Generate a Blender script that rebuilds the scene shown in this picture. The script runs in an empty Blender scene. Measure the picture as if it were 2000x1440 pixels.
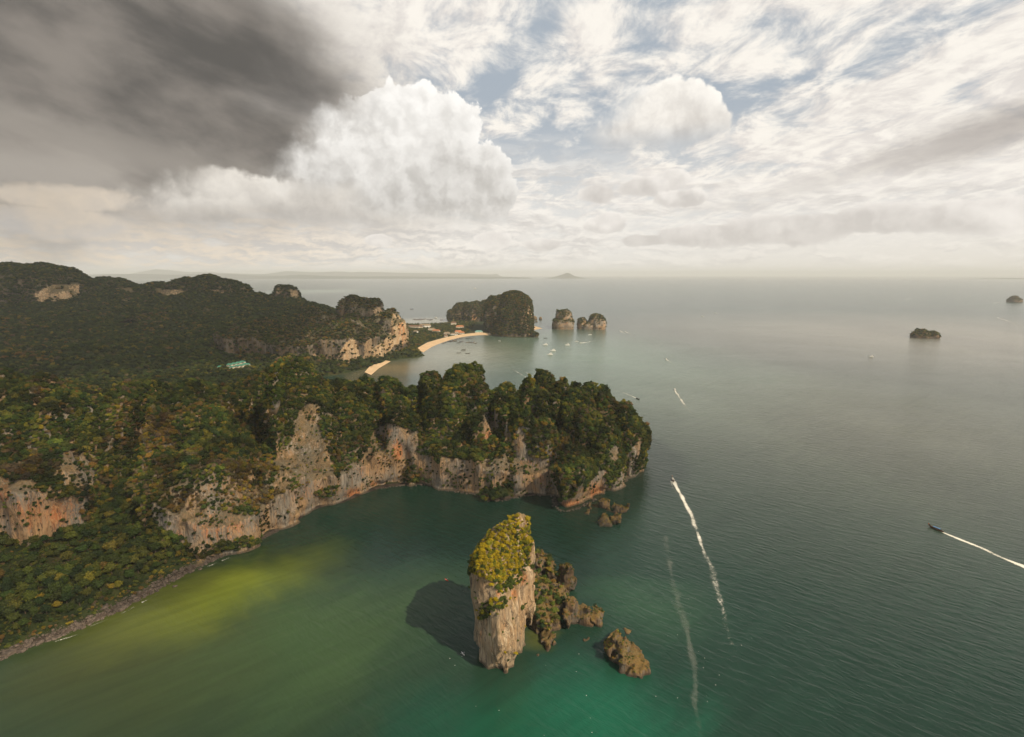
import bpy, math
import numpy as np
from mathutils import Vector

SC = bpy.context.scene
COL = SC.collection

# ------------------------------------------------------------------ camera
F_PX = 1050.0                       # focal length in pixels of a 2000 px wide frame
HORIZON = 536.0
PITCH = math.atan((720.0 - HORIZON) / F_PX)
CAM_H = 200.0
cam_data = bpy.data.cameras.new("camera")
cam_data.sensor_width = 36.0
cam_data.lens = F_PX * 36.0 / 2000.0
cam_data.clip_start = 1.0
cam_data.clip_end = 400000.0
cam = bpy.data.objects.new("camera", cam_data)
COL.objects.link(cam)
cam.location = (0, 0, CAM_H)
cam.rotation_euler = (math.pi / 2 - PITCH, 0, 0)
SC.camera = cam

# ------------------------------------------------------------------ sun, exposure
SUN_EL = math.radians(44.5)
SUN_DIR = np.array([0.76 * math.cos(SUN_EL), -0.65 * math.cos(SUN_EL), math.sin(SUN_EL)])
SUN_DIR /= np.linalg.norm(SUN_DIR)
sd = bpy.data.lights.new("sun", 'SUN')
sd.energy = 5.0
sd.angle = math.radians(0.55)
sd.color = (1.0, 0.84, 0.60)
sun = bpy.data.objects.new("sun", sd)
COL.objects.link(sun)
sun.rotation_euler = Vector(SUN_DIR).to_track_quat('Z', 'Y').to_euler()
sun.location = (400, -300, 800)

SC.view_settings.view_transform = 'Standard'
SC.view_settings.look = 'None'
SC.view_settings.exposure = 0.14
SC.view_settings.gamma = 1.0
SC.view_settings.use_curve_mapping = False
SC.cycles.volume_bounces = 2
SC.cycles.max_bounces = 6
SC.cycles.diffuse_bounces = 3
SC.cycles.glossy_bounces = 2
SC.cycles.transparent_max_bounces = 12
SC.cycles.use_denoising = True


# ------------------------------------------------------------------ node helpers
class N:
    """tiny expression builder for shader nodes"""
    def __init__(s, tree):
        s.t = tree

    def new(s, typ, **kw):
        n = s.t.nodes.new(typ)
        for k, v in kw.items():
            setattr(n, k, v)
        return n

    def put(s, sock, v):
        if v is None:
            return
        if hasattr(v, 'is_linked') or isinstance(v, bpy.types.NodeSocket):
            s.t.links.new(v, sock)
        else:
            sock.default_value = v

    def m(s, op, a, b=None, c=None, clamp=False):
        n = s.new('ShaderNodeMath', operation=op, use_clamp=clamp)
        s.put(n.inputs[0], a)
        s.put(n.inputs[1], b)
        s.put(n.inputs[2], c)
        return n.outputs[0]

    def add(s, a, b): return s.m('ADD', a, b)
    def sub(s, a, b): return s.m('SUBTRACT', a, b)
    def mul(s, a, b): return s.m('MULTIPLY', a, b)
    def div(s, a, b): return s.m('DIVIDE', a, b)

    def vm(s, op, a, b=None, scale=None):
        n = s.new('ShaderNodeVectorMath', operation=op)
        s.put(n.inputs[0], a)
        s.put(n.inputs[1], b)
        if scale is not None:
            s.put(n.inputs['Scale'], scale)
        return n.outputs['Value'] if op in ('LENGTH', 'DOT_PRODUCT', 'DISTANCE') else n.outputs[0]

    def sep(s, v):
        n = s.new('ShaderNodeSeparateXYZ')
        s.put(n.inputs[0], v)
        return n.outputs[0], n.outputs[1], n.outputs[2]

    def comb(s, x=0.0, y=0.0, z=0.0):
        n = s.new('ShaderNodeCombineXYZ')
        s.put(n.inputs[0], x); s.put(n.inputs[1], y); s.put(n.inputs[2], z)
        return n.outputs[0]

    def ss(s, x, a, b, lo=0.0, hi=1.0):
        """smoothstep from a to b"""
        n = s.new('ShaderNodeMapRange', interpolation_type='SMOOTHSTEP')
        s.put(n.inputs['Value'], x)
        s.put(n.inputs['From Min'], a); s.put(n.inputs['From Max'], b)
        s.put(n.inputs['To Min'], lo); s.put(n.inputs['To Max'], hi)
        return n.outputs[0]

    def noise(s, v, scale=1.0, detail=4.0, rough=0.5, dist=0.0, lac=2.0, color=False):
        n = s.new('ShaderNodeTexNoise', noise_dimensions='3D')
        s.put(n.inputs['Vector'], v)
        s.put(n.inputs['Scale'], scale); s.put(n.inputs['Detail'], detail)
        s.put(n.inputs['Roughness'], rough); s.put(n.inputs['Lacunarity'], lac)
        s.put(n.inputs['Distortion'], dist)
        return n.outputs['Color'] if color else n.outputs[0]

    def mix(s, f, a, b, mode='MIX'):
        n = s.new('ShaderNodeMix', data_type='RGBA', blend_type=mode)
        s.put(n.inputs[0], f)
        s.put(n.inputs[6], a if not isinstance(a, tuple) else (*a, 1.0)[:4])
        s.put(n.inputs[7], b if not isinstance(b, tuple) else (*b, 1.0)[:4])
        return n.outputs[2]

    def geo(s):
        return s.new('ShaderNodeNewGeometry')

    def attr(s, name, typ='GEOMETRY', out='Fac'):
        n = s.new('ShaderNodeAttribute', attribute_type=typ, attribute_name=name)
        return n.outputs[out]


def material(name):
    m = bpy.data.materials.new(name)
    m.use_nodes = True
    m.node_tree.nodes.clear()
    g = N(m.node_tree)
    out = g.new('ShaderNodeOutputMaterial')
    return m, g, out


def principled(g, out, color, rough=0.7, spec=0.3, normal=None, metallic=0.0):
    p = g.new('ShaderNodeBsdfPrincipled')
    g.put(p.inputs['Base Color'], (*color, 1.0)[:4] if isinstance(color, tuple) else color)
    g.put(p.inputs['Roughness'], rough)
    g.put(p.inputs['Specular IOR Level'], spec)
    g.put(p.inputs['Metallic'], metallic)
    g.put(p.inputs['Normal'], normal)
    g.t.links.new(p.outputs[0], out.inputs[0])
    return p


def bump(g, h, strength=0.5, dist=1.0):
    b = g.new('ShaderNodeBump')
    g.put(b.inputs['Height'], h)
    g.put(b.inputs['Strength'], strength)
    g.put(b.inputs['Distance'], dist)
    return b.outputs[0]
# ------------------------------------------------------------------ sky
world = bpy.data.worlds.new("World")
SC.world = world
world.use_nodes = True
world.node_tree.nodes.clear()


def sky_angles(px, py):
    """azimuth, elevation (radians) of a point of the sky"""
    r = (px - 1000) / F_PX
    u = -(py - 720) / F_PX
    y = math.cos(PITCH) + math.sin(PITCH) * u
    z = -math.sin(PITCH) + math.cos(PITCH) * u
    return math.atan2(r, y), math.atan2(z, math.hypot(r, y))


def build_sky():
    g = N(world.node_tree)
    out = g.new('ShaderNodeOutputWorld')
    bg = g.new('ShaderNodeBackground')
    g.t.links.new(bg.outputs[0], out.inputs[0])
    tc = g.new('ShaderNodeTexCoord')
    d = g.vm('NORMALIZE', tc.outputs['Generated'])
    x, y, z = g.sep(d)
    az = g.m('ARCTAN2', x, y)
    el = g.m('ARCSINE', z)
    zc = g.m('MAXIMUM', z, 0.0)
    nis = g.new('ShaderNodeTexSky', sky_type='NISHITA')
    nis.sun_disc = False
    nis.sun_elevation = SUN_EL
    nis.sun_rotation = math.atan2(SUN_DIR[0], SUN_DIR[1])
    nis.air_density = 1.0; nis.dust_density = 2.0; nis.ozone_density = 2.0
    # a thin veil of high cloud film turns the blue greyish
    blue = g.mix(0.92, nis.outputs[0], (4.3, 4.85, 5.45))
    blue = g.mix(g.ss(el, 0.43, 0.65), blue, (2.3, 2.75, 3.2))
    base = g.mix(g.ss(el, 0.30, 0.02), blue, (8.7, 8.45, 8.0))
    warm = g.ss(az, 0.0, -0.7)
    base = g.mix(g.mul(g.ss(el, 0.12, 0.0), g.ss(az, -0.15, 0.8, 0.0, 0.7)), base, (8.6, 8.0, 7.1))

    # planar coordinates on a cloud deck
    zz = g.add(zc, 0.14)
    P = g.comb(g.div(x, zz), g.div(y, zz), 0.0)
    A = g.comb(az, el, 0.0)

    def streak(v, sx, sy, rot=0.0, off=0.0):
        mp = g.new('ShaderNodeMapping', vector_type='TEXTURE')
        g.put(mp.inputs['Vector'], v)
        mp.inputs['Rotation'].default_value = (0, 0, rot)
        mp.inputs['Scale'].default_value = (1 / sx, 1 / sy, 1.0)
        mp.inputs['Location'].default_value = (off, off * 0.7, 0)
        return mp.outputs[0]

    def noise(v, scale=1.0, detail=4.0, rough=0.5, dist=0.0, color=False):
        n = g.new('ShaderNodeTexNoise', noise_dimensions='2D')
        g.put(n.inputs['Vector'], v)
        n.inputs['Scale'].default_value = scale; n.inputs['Detail'].default_value = detail
        n.inputs['Roughness'].default_value = rough; n.inputs['Distortion'].default_value = dist
        return n.outputs['Color'] if color else n.outputs[0]

    def voro(v, scale, detail=3.0, rough=0.5):
        n = g.new('ShaderNodeTexVoronoi', voronoi_dimensions='2D', feature='F1', normalize=True)
        g.put(n.inputs['Vector'], v); n.inputs['Scale'].default_value = scale
        n.inputs['Detail'].default_value = detail; n.inputs['Roughness'].default_value = rough
        return n.outputs['Distance']

    def blob(px, py, rx, ry, rot=0.0, soft=1.0):
        """1 in the middle of an ellipse of the sky (degrees), 0 on its rim, negative outside"""
        a, e = sky_angles(px, py)
        rx = math.radians(rx); ry = math.radians(ry)
        u = g.sub(az, a); v = g.sub(el, e)
        c, sn = math.cos(rot), math.sin(rot)
        u2 = g.add(g.mul(u, c / rx), g.mul(v, sn / rx))
        v2 = g.add(g.mul(u, -sn / ry), g.mul(v, c / ry))
        r = g.m('SQRT', g.add(g.mul(u2, u2), g.mul(v2, v2)))
        return g.m('SUBTRACT', 1.0, g.mul(r, soft))

    def maxblobs(bs, a=-0.5, b=0.6):
        o = None
        for q in bs:
            t = g.ss(blob(*q), a, b)
            o = t if o is None else g.m('MAXIMUM', o, t)
        return o

    # ---- high broken sheet, mottled and torn, converging in perspective
    n1 = noise(streak(P, 1.0, 0.6, 0.35, 3.1), 0.9, 3.0, 0.55, 0.25)
    n2 = noise(streak(P, 1.1, 0.8, 0.15, 9.7), 4.2, 9.0, 0.64, 0.25)
    n2b = noise(streak(g.vm('ADD', P, (0.04, -0.035, 0.0)), 1.1, 0.8, 0.15, 9.7), 4.2, 6.0, 0.64, 0.25)
    cov = g.add(g.mul(n1, 0.30), g.mul(n2, 0.70))
    hole = maxblobs(((1400, 265, 8, 3.6, 0.55), (1590, 175, 13, 2.0, 0.42), (1290, 60, 5, 4, 0.9), (1870, 70, 10, 1.2, 0.3), (1200, 330, 9, 4.5, 0.0), (960, 230, 3.0, 6.0, 0.2),
                     (1280, 380, 13, 2.2, 0.1), (590, 250, 5, 2.6, 0.0), (570, 350, 7, 1.8, 0.0), (1040, 250, 4, 6, 0.0), (860, 170, 3, 4, 0.2)), -0.45, 0.6)
    thick = maxblobs(((1560, 40, 16, 4.0, -0.2), (1750, 215, 20, 5.5, 0.35), (1600, 320, 20, 4.0, 0.2), (1900, 400, 16, 7, 0.1), (780, 40, 10, 7, 0.0), (1100, 160, 8, 3, 0.6), (1130, 120, 8, 3, 0.9)))
    cv = g.add(g.sub(cov, g.mul(hole, 0.075)), g.mul(thick, 0.11))
    sheet = g.ss(g.sub(cv, g.ss(el, 0.43, 0.65, 0.0, 0.15)), 0.38, 0.60)
    shade = g.ss(g.add(g.mul(g.sub(n2, n2b), 3.2), g.mul(g.sub(n1, 0.5), -1.2)), -0.55, 0.45)
    shc = g.mix(shade, (8.0, 7.5, 7.05), (10.2, 9.65, 8.8))
    col = g.mix(g.mul(sheet, g.ss(el, 0.0, 0.16, 0.0, 0.97)), base, shc)

    # ---- low rows of cumulus towards the horizon
    w = noise(A, 14.0, 5.0, 0.6, 0.0, color=True)
    wv = g.vm('SCALE', g.vm('SUBTRACT', w, (0.5, 0.5, 0.5)), scale=0.022)
    A2 = g.vm('ADD', A, wv)
    low = g.mul(g.ss(el, 0.0, 0.03), g.ss(el, 0.26, 0.12))
    leftish = g.ss(az, 0.45, -0.5, -0.01, 0.06)
    hi = g.mix(warm, (9.9, 9.4, 8.7), (10.0, 8.2, 6.1))
    for scx, scy, off, op in ((4.5, 17.0, 8.3, 0.75), (8.0, 30.0, 4.2, 0.85), (15.0, 60.0, 1.7, 0.7)):
        v = streak(A2, scx, scy, 0.0, off)
        r1 = noise(v, 1.0, 9.0, 0.60)
        r1b = noise(g.vm('ADD', v, (0.10, 0.25, 0.0)), 1.0, 9.0, 0.60)
        fade = low if scx < 12 else g.mul(g.ss(el, -0.005, 0.02), g.ss(el, 0.11, 0.05))
        f1 = g.mul(g.ss(g.add(r1, leftish), 0.49, 0.58), fade)
        lit = g.ss(g.sub(r1, r1b), -0.10, 0.13)
        c1 = g.mix(lit, (6.6, 6.25, 5.9), hi)
        col = g.mix(g.mul(f1, g.mul(g.ss(az, -0.1, 0.3, 1.0, 0.55), op)), col, c1)

    # ---- single cumulus clouds: union of puffs, cauliflower edge, lit from the upper right
    Aw = g.vm('ADD', A, g.vm('SCALE', g.vm('SUBTRACT', noise(A, 30.0, 4.0, 0.6, 0.0, color=True), (0.5, 0.5, 0.5)), scale=0.03))
    LOFF = (0.012, 0.013, 0.0)
    vo = voro(Aw, 17.0, 3.0, 0.55); vob = voro(g.vm('ADD', Aw, LOFF), 17.0, 3.0, 0.55)
    wl = noise(A, 7.0, 4.0, 0.55)
    wn = noise(A, 40.0, 6.0, 0.62)
    relief = g.ss(g.add(g.sub(vob, vo), g.mul(g.sub(wn, 0.5), 0.35)), -0.28, 0.26)

    def cumulus(col, puffs, base_py, top_py, bright, dark, rag=1.0, edge=(0.0, 0.10), opac=1.0, shift=0.0, melt=None):
        u = None
        for p in puffs:
            bb = blob(*p)
            u = bb if u is None else g.m('SMOOTH_MAX', u, bb, 0.12)
        h = g.add(u, g.mul(g.add(g.add(g.mul(g.sub(0.42, vo), 1.15), g.mul(g.sub(wl, 0.5), 1.1)), g.mul(g.sub(wn, 0.5), 0.36)), rag))
        mask = g.ss(h, edge[0], edge[1])
        if melt:                                # the lee side and the base dissolve into the murk
            a0 = sky_angles(melt[0], 300)[0]; a1 = sky_angles(melt[1], 300)[0]
            mask = g.mix(g.ss(az, a0, a1), g.ss(h, edge[0] - 0.1, edge[1] + 0.75), mask)
            mask = g.mul(mask, g.ss(el, sky_angles(1000, base_py + 12)[1], sky_angles(1000, base_py - 60)[1]))
        e0 = sky_angles(1000, base_py)[1]; e1 = sky_angles(1000, top_py)[1]
        t = g.ss(g.add(el, g.mul(g.sub(wl, 0.5), 0.16)), e0, e1)
        t = g.add(g.mul(t, 0.62), g.mul(g.sub(relief, 0.25), 0.42))
        rim = g.ss(h, 0.45, 0.05, 0.0, 0.18)
        t = g.m('ADD', g.add(t, rim), shift, clamp=True)
        return g.mix(g.mul(mask, opac), col, g.mix(t, dark, bright))
    # ---- the dark rain cloud on the left, streaked by the wind
    sn = noise(streak(A, 3.2, 7.0, -0.24, 2.0), 1.0, 6.0, 0.54, 0.15)
    sn2 = noise(streak(A, 3.4, 8.0, -0.25, 7.0), 1.0, 6.0, 0.52, 0.15)
    sn3 = noise(streak(A, 11.0, 22.0, -0.22, 4.0), 1.0, 7.0, 0.62, 0.15)

    def smax(bs, k=0.2):
        o = None
        for q in bs:
            bb = blob(*q)
            o = bb if o is None else g.m('SMOOTH_MAX', o, bb, k)
        return o
    dk = smax(((130, 90, 22, 9.0, -0.25), (60, 190, 22, 4.2, -0.16), (400, 220, 12, 3.2, -0.25), (330, 50, 14, 8, -0.3), (-150, 60, 26, 12, 0.0), (480, 262, 7, 1.3, -0.15)))
    hh = g.add(dk, g.add(g.mul(g.sub(sn, 0.5), 0.75), g.mul(g.sub(sn3, 0.5), 0.22)))
    col = g.mix(g.mul(g.ss(hh, -0.65, 0.35), 0.93), col, g.mix(g.ss(sn2, 0.3, 0.7), (4.3, 3.9, 3.5), (6.2, 5.7, 5.1)))
    dcol = g.mix(g.ss(g.add(g.mul(sn2, 0.85), g.mul(sn3, 0.15)), 0.36, 0.68), (1.1, 1.03, 0.95), (2.8, 2.5, 2.2))
    col = g.mix(g.mul(g.ss(hh, -0.28, 0.55), 0.98), col, dcol)
    dk2 = smax(((60, 338, 17, 1.5, -0.06), (220, 352, 9, 1.1, -0.06), (-60, 330, 20, 2.0, 0.0)))
    h2 = g.add(dk2, g.add(g.mul(g.sub(sn, 0.5), 0.7), g.mul(g.sub(sn3, 0.5), 0.5)))
    col = g.mix(g.mul(g.ss(h2, -0.45, 0.60), 0.88), col, g.mix(g.ss(sn2, 0.38, 0.62), (2.1, 1.9, 1.7), (4.2, 3.8, 3.35)))
    h5 = g.add(blob(120, 262, 20, 1.5, -0.14), g.mul(g.sub(sn3, 0.5), 0.9))
    col = g.mix(g.mul(g.ss(h5, -0.8, 0.8), 0.6), col, (4.4, 3.95, 3.45))
    # long bank left of the middle
    col = cumulus(col, ((480, 395, 7, 2.4), (620, 400, 8, 2.6), (440, 375, 4.0, 2.1), (380, 410, 6, 2.0), (730, 420, 7, 2.0)),
                  455, 350, (9.9, 9.3, 8.4), (6.0, 5.6, 5.1), 0.8, (-0.05, 0.30), 0.92, 0.0, (360, 480))
    # the tall cumulus
    col = cumulus(col, ((800, 330, 8.0, 5.8), (700, 300, 6.2, 4.2), (850, 260, 4.4, 4.0), (770, 235, 3.6, 3.0), (900, 350, 5.0, 4.0),
                        (640, 330, 6.0, 2.8), (940, 330, 2.6, 2.4), (820, 410, 8.5, 2.2), (960, 380, 2.6, 2.0)),
                  455, 165, (10.8, 10.5, 10.0), (5.2, 4.95, 4.6), 0.75, (0.0, 0.085), 1.0, 0.05, (640, 800))
    # right cumulus
    col = cumulus(col, ((1290, 245, 5.2, 3.2), (1330, 215, 3.6, 2.6), (1230, 265, 4.0, 2.0), (1370, 240, 2.6, 2.0), (1300, 275, 4.6, 1.5)),
                  305, 190, (10.8, 10.3, 9.5), (5.6, 5.2, 4.8), 0.8, (-0.03, 0.14), 0.97, 0.0, (1190, 1280))
    for pf, b, t in ((((1190, 435, 1.5, 0.9), (1180, 440, 2.0, 0.7)), 452, 418), (((1165, 378, 1.6, 0.9), (1270, 365, 3.0, 0.9), (1310, 350, 1.8, 0.7)), 392, 345),
                     (((1330, 388, 2.2, 0.8),), 398, 375), (((740, 470, 1.4, 0.6), (960, 470, 1.6, 0.8), (1060, 478, 1.7, 0.6)), 486, 455),
                     (((1260, 470, 2.2, 0.6), (1400, 460, 6, 1.0), (1560, 445, 6, 1.4), (1700, 430, 7, 1.3), (1860, 425, 7, 1.2)), 475, 410),
                     (((30, 430, 4.5, 1.1), (150, 440, 4.5, 1.0), (120, 385, 5, 0.9)), 462, 410)):
        lft = pf[0][0] < 300
        col = cumulus(col, pf, b, t, (9.8, 8.2, 6.3) if lft else (9.7, 9.2, 8.6), (6.4, 6.0, 5.6), 1.1, (-0.15, 0.5) if lft else (-0.05, 0.22), 0.5 if lft else 0.9)

    # grey smears on the right
    h3 = g.add(blob(1960, 250, 9, 1.7, 0.22), g.mul(g.sub(sn3, 0.5), 0.9))
    col = g.mix(g.mul(g.ss(h3, -0.4, 0.8), 0.75), col, (3.9, 3.5, 3.25))
    h4 = g.add(blob(1640, 345, 14, 1.0, 0.2), g.mul(g.sub(sn3, 0.5), 1.6))
    col = g.mix(g.mul(g.ss(h4, -0.3, 0.8), 0.4), col, (6.2, 5.8, 5.4))

    # below the horizon: the same pale haze
    col = g.mix(g.ss(el, 0.0, -0.03), col, (6.4, 6.3, 6.1))
    g.put(bg.inputs['Color'], col)
    bg.inputs['Strength'].default_value = 0.09


build_sky()
world.cycles.sampling_method = 'MANUAL'
world.cycles.sample_map_resolution = 1024
# ------------------------------------------------------------------ survey: picture point -> place
def ray(px, py):
    r = (px - 1000.0) / F_PX
    u = -(py - 720.0) / F_PX
    return np.array([r, math.cos(PITCH) + math.sin(PITCH) * u, -math.sin(PITCH) + math.cos(PITCH) * u])


def G(px, py, z=0.0):
    d = ray(px, py)
    t = (z - CAM_H) / d[2]
    return np.array([d[0] * t, d[1] * t, z])


def AY(px, py, y):
    d = ray(px, py)
    t = y / d[1]
    return np.array([d[0] * t, y, CAM_H + d[2] * t])


def to_px(p):
    p = np.asarray(p, float)
    y = p[..., 1]; z = p[..., 2] - CAM_H
    fw = y * math.cos(PITCH) - z * math.sin(PITCH)
    up = y * math.sin(PITCH) + z * math.cos(PITCH)
    fw = np.maximum(fw, 1e-3)
    return 1000 + F_PX * p[..., 0] / fw, 720 - F_PX * up / fw


# ------------------------------------------------------------------ numeric noise
def _bspl(n_out, pos, n_lat):
    """cubic B-spline weights (n_out x n_lat) at lattice positions pos"""
    W = np.zeros((n_out, n_lat), np.float32)
    i = np.floor(pos).astype(int)
    t = pos - i
    w = [(1 - t) ** 3 / 6, (3 * t ** 3 - 6 * t ** 2 + 4) / 6, (-3 * t ** 3 + 3 * t ** 2 + 3 * t + 1) / 6, t ** 3 / 6]
    r = np.arange(n_out)
    for k in range(4):
        np.add.at(W, (r, np.clip(i + k, 0, n_lat - 1)), w[k])
    return W


def grid_noise(axes, scale, seed):
    """smooth random field on the regular grid given by the axes, unit variance or so"""
    rng = np.random.default_rng(seed)
    Ws, ns = [], []
    for a, s in zip(axes, scale):
        p = (a - a[0]) / s + rng.random()
        n = int(p[-1]) + 5
        Ws.append(_bspl(len(a), p, n)); ns.append(n)
    L = rng.standard_normal(ns).astype(np.float32)
    if len(axes) == 3:
        o = np.tensordot(Ws[2], L, (1, 2))            # z,x,y
        o = np.tensordot(Ws[1], o, (1, 2))            # y,z,x
        o = np.tensordot(Ws[0], o, (1, 2))            # x,y,z
        return o * 3.3
    o = np.tensordot(Ws[1], L, (1, 1))
    o = np.tensordot(Ws[0], o, (1, 1))
    return o * 2.2


_RT = np.random.default_rng(77).standard_normal((64, 64, 64)).astype(np.float32)


def pnoise(p, scale, seed=0):
    """smooth noise at scattered points"""
    q = np.asarray(p, float) / scale + seed * 7.31
    i = np.floor(q).astype(int)
    t = q - i
    t = t * t * (3 - 2 * t)
    o = 0
    for dx in (0, 1):
        for dy in (0, 1):
            for dz in (0, 1):
                w = (t[..., 0] if dx else 1 - t[..., 0]) * (t[..., 1] if dy else 1 - t[..., 1]) * (t[..., 2] if dz else 1 - t[..., 2])
                o = o + w * _RT[(i[..., 0] + dx) & 63, (i[..., 1] + dy) & 63, (i[..., 2] + dz) & 63]
    return o


def in_poly(px, py, poly):
    x = np.asarray(px); y = np.asarray(py)
    c = np.zeros(x.shape, bool)
    n = len(poly)
    for i in range(n):
        x1, y1 = poly[i]; x2, y2 = poly[(i + 1) % n]
        if y1 == y2:
            continue
        k = ((y1 > y) != (y2 > y)) & (x < (x2 - x1) * (y - y1) / (y2 - y1) + x1)
        c ^= k
    return c


def poly_sdf(X, Y, poly):
    d = np.full(X.shape, 1e9)
    n = len(poly)
    for i in range(n):
        ax, ay = poly[i][:2]; bx, by = poly[(i + 1) % n][:2]
        ex, ey = bx - ax, by - ay
        L = ex * ex + ey * ey + 1e-9
        t = np.clip(((X - ax) * ex + (Y - ay) * ey) / L, 0, 1)
        d = np.minimum(d, (X - ax - t * ex) ** 2 + (Y - ay - t * ey) ** 2)
    d = np.sqrt(d)
    return np.where(in_poly(X, Y, [p[:2] for p in poly]), -d, d)


# ------------------------------------------------------------------ iso-surface
def surface_nets(f, axes):
    nx, ny, nz = f.shape
    s = f < 0
    c = s[:-1, :-1, :-1].astype(np.int8)
    cnt = np.zeros((nx - 1, ny - 1, nz - 1), np.int8)
    for dx in (0, 1):
        for dy in (0, 1):
            for dz in (0, 1):
                cnt += s[dx:nx - 1 + dx, dy:ny - 1 + dy, dz:nz - 1 + dz]
    act = (cnt > 0) & (cnt < 8)
    ci = np.argwhere(act)
    idx = np.full(act.shape, -1, np.int64)
    idx[act] = np.arange(len(ci))
    I, J, K = ci.T
    val = {}
    for dx in (0, 1):
        for dy in (0, 1):
            for dz in (0, 1):
                val[dx, dy, dz] = f[I + dx, J + dy, K + dz]
    acc = np.zeros((len(ci), 3)); n = np.zeros(len(ci))
    for ax in range(3):
        o = [k for k in range(3) if k != ax]
        for u in (0, 1):
            for v in (0, 1):
                a = [0, 0, 0]; a[o[0]] = u; a[o[1]] = v
                b = list(a); b[ax] = 1
                fa, fb = val[tuple(a)], val[tuple(b)]
                k = (fa < 0) != (fb < 0)
                t = np.where(k, fa / np.where(k, fa - fb, 1), 0)
                p = np.zeros((len(ci), 3))
                p[:, o[0]] = u; p[:, o[1]] = v; p[:, ax] = t
                acc[k] += p[k]; n[k] += 1
    pos = acc / n[:, None] + ci
    V = np.empty_like(pos)
    for a in range(3):
        h = axes[a][1] - axes[a][0]
        V[:, a] = axes[a][0] + pos[:, a] * h
    quads = []
    for ax in range(3):
        o = [(ax + 1) % 3, (ax + 2) % 3]
        sl0 = [slice(None)] * 3; sl1 = [slice(None)] * 3
        sl0[ax] = slice(0, -1); sl1[ax] = slice(1, None)
        for k in o:
            sl0[k] = slice(1, -1); sl1[k] = slice(1, -1)
        s0 = s[tuple(sl0)]; s1 = s[tuple(sl1)]
        for sgn in (True, False):
            e = np.argwhere((s0 != s1) & (s0 == sgn))
            if not len(e):
                continue
            base = e.copy()
            for k in o:
                base[:, k] += 1
            def cell(du, dv):
                q = base.copy()
                q[:, o[0]] -= du; q[:, o[1]] -= dv
                return idx[q[:, 0], q[:, 1], q[:, 2]]
            q = np.stack([cell(1, 1), cell(0, 1), cell(0, 0), cell(1, 0)], 1)
            if not sgn:
                q = q[:, ::-1]
            quads.append(q)
    return V, np.concatenate(quads)


def mesh_from(name, V, Q, smooth=True):
    me = bpy.data.meshes.new(name)
    V = np.ascontiguousarray(V, np.float32)
    Q = np.ascontiguousarray(Q, np.int32)
    n, k = Q.shape
    me.vertices.add(len(V)); me.vertices.foreach_set('co', V.ravel())
    me.loops.add(n * k); me.loops.foreach_set('vertex_index', Q.ravel())
    me.polygons.add(n)
    me.polygons.foreach_set('loop_start', np.arange(0, n * k, k, dtype=np.int32))
    me.polygons.foreach_set('use_smooth', np.full(n, smooth, bool))
    me.update(calc_edges=True)
    return me


def tag(o, label=None, cat=None, group=None, kind=None):
    if label: o['label'] = label
    if cat: o['category'] = cat
    if group: o['group'] = group
    if kind: o['kind'] = kind
    return o


def link(name, me, mat=None, parent=None, loc=None):
    o = bpy.data.objects.new(name, me)
    COL.objects.link(o)
    if mat is not None and me is not None and not me.materials:
        me.materials.append(mat)
    if parent is not None:
        o.parent = parent
    if loc is not None:
        o.location = loc
    return o


def set_attr(me, name, data, typ='FLOAT'):
    a = me.attributes.new(name, typ, 'POINT')
    a.data.foreach_set('vector' if typ == 'FLOAT_VECTOR' else 'color' if typ == 'FLOAT_COLOR' else 'value', np.ascontiguousarray(data, np.float32 if typ != 'INT' else np.int32).ravel())


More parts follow.
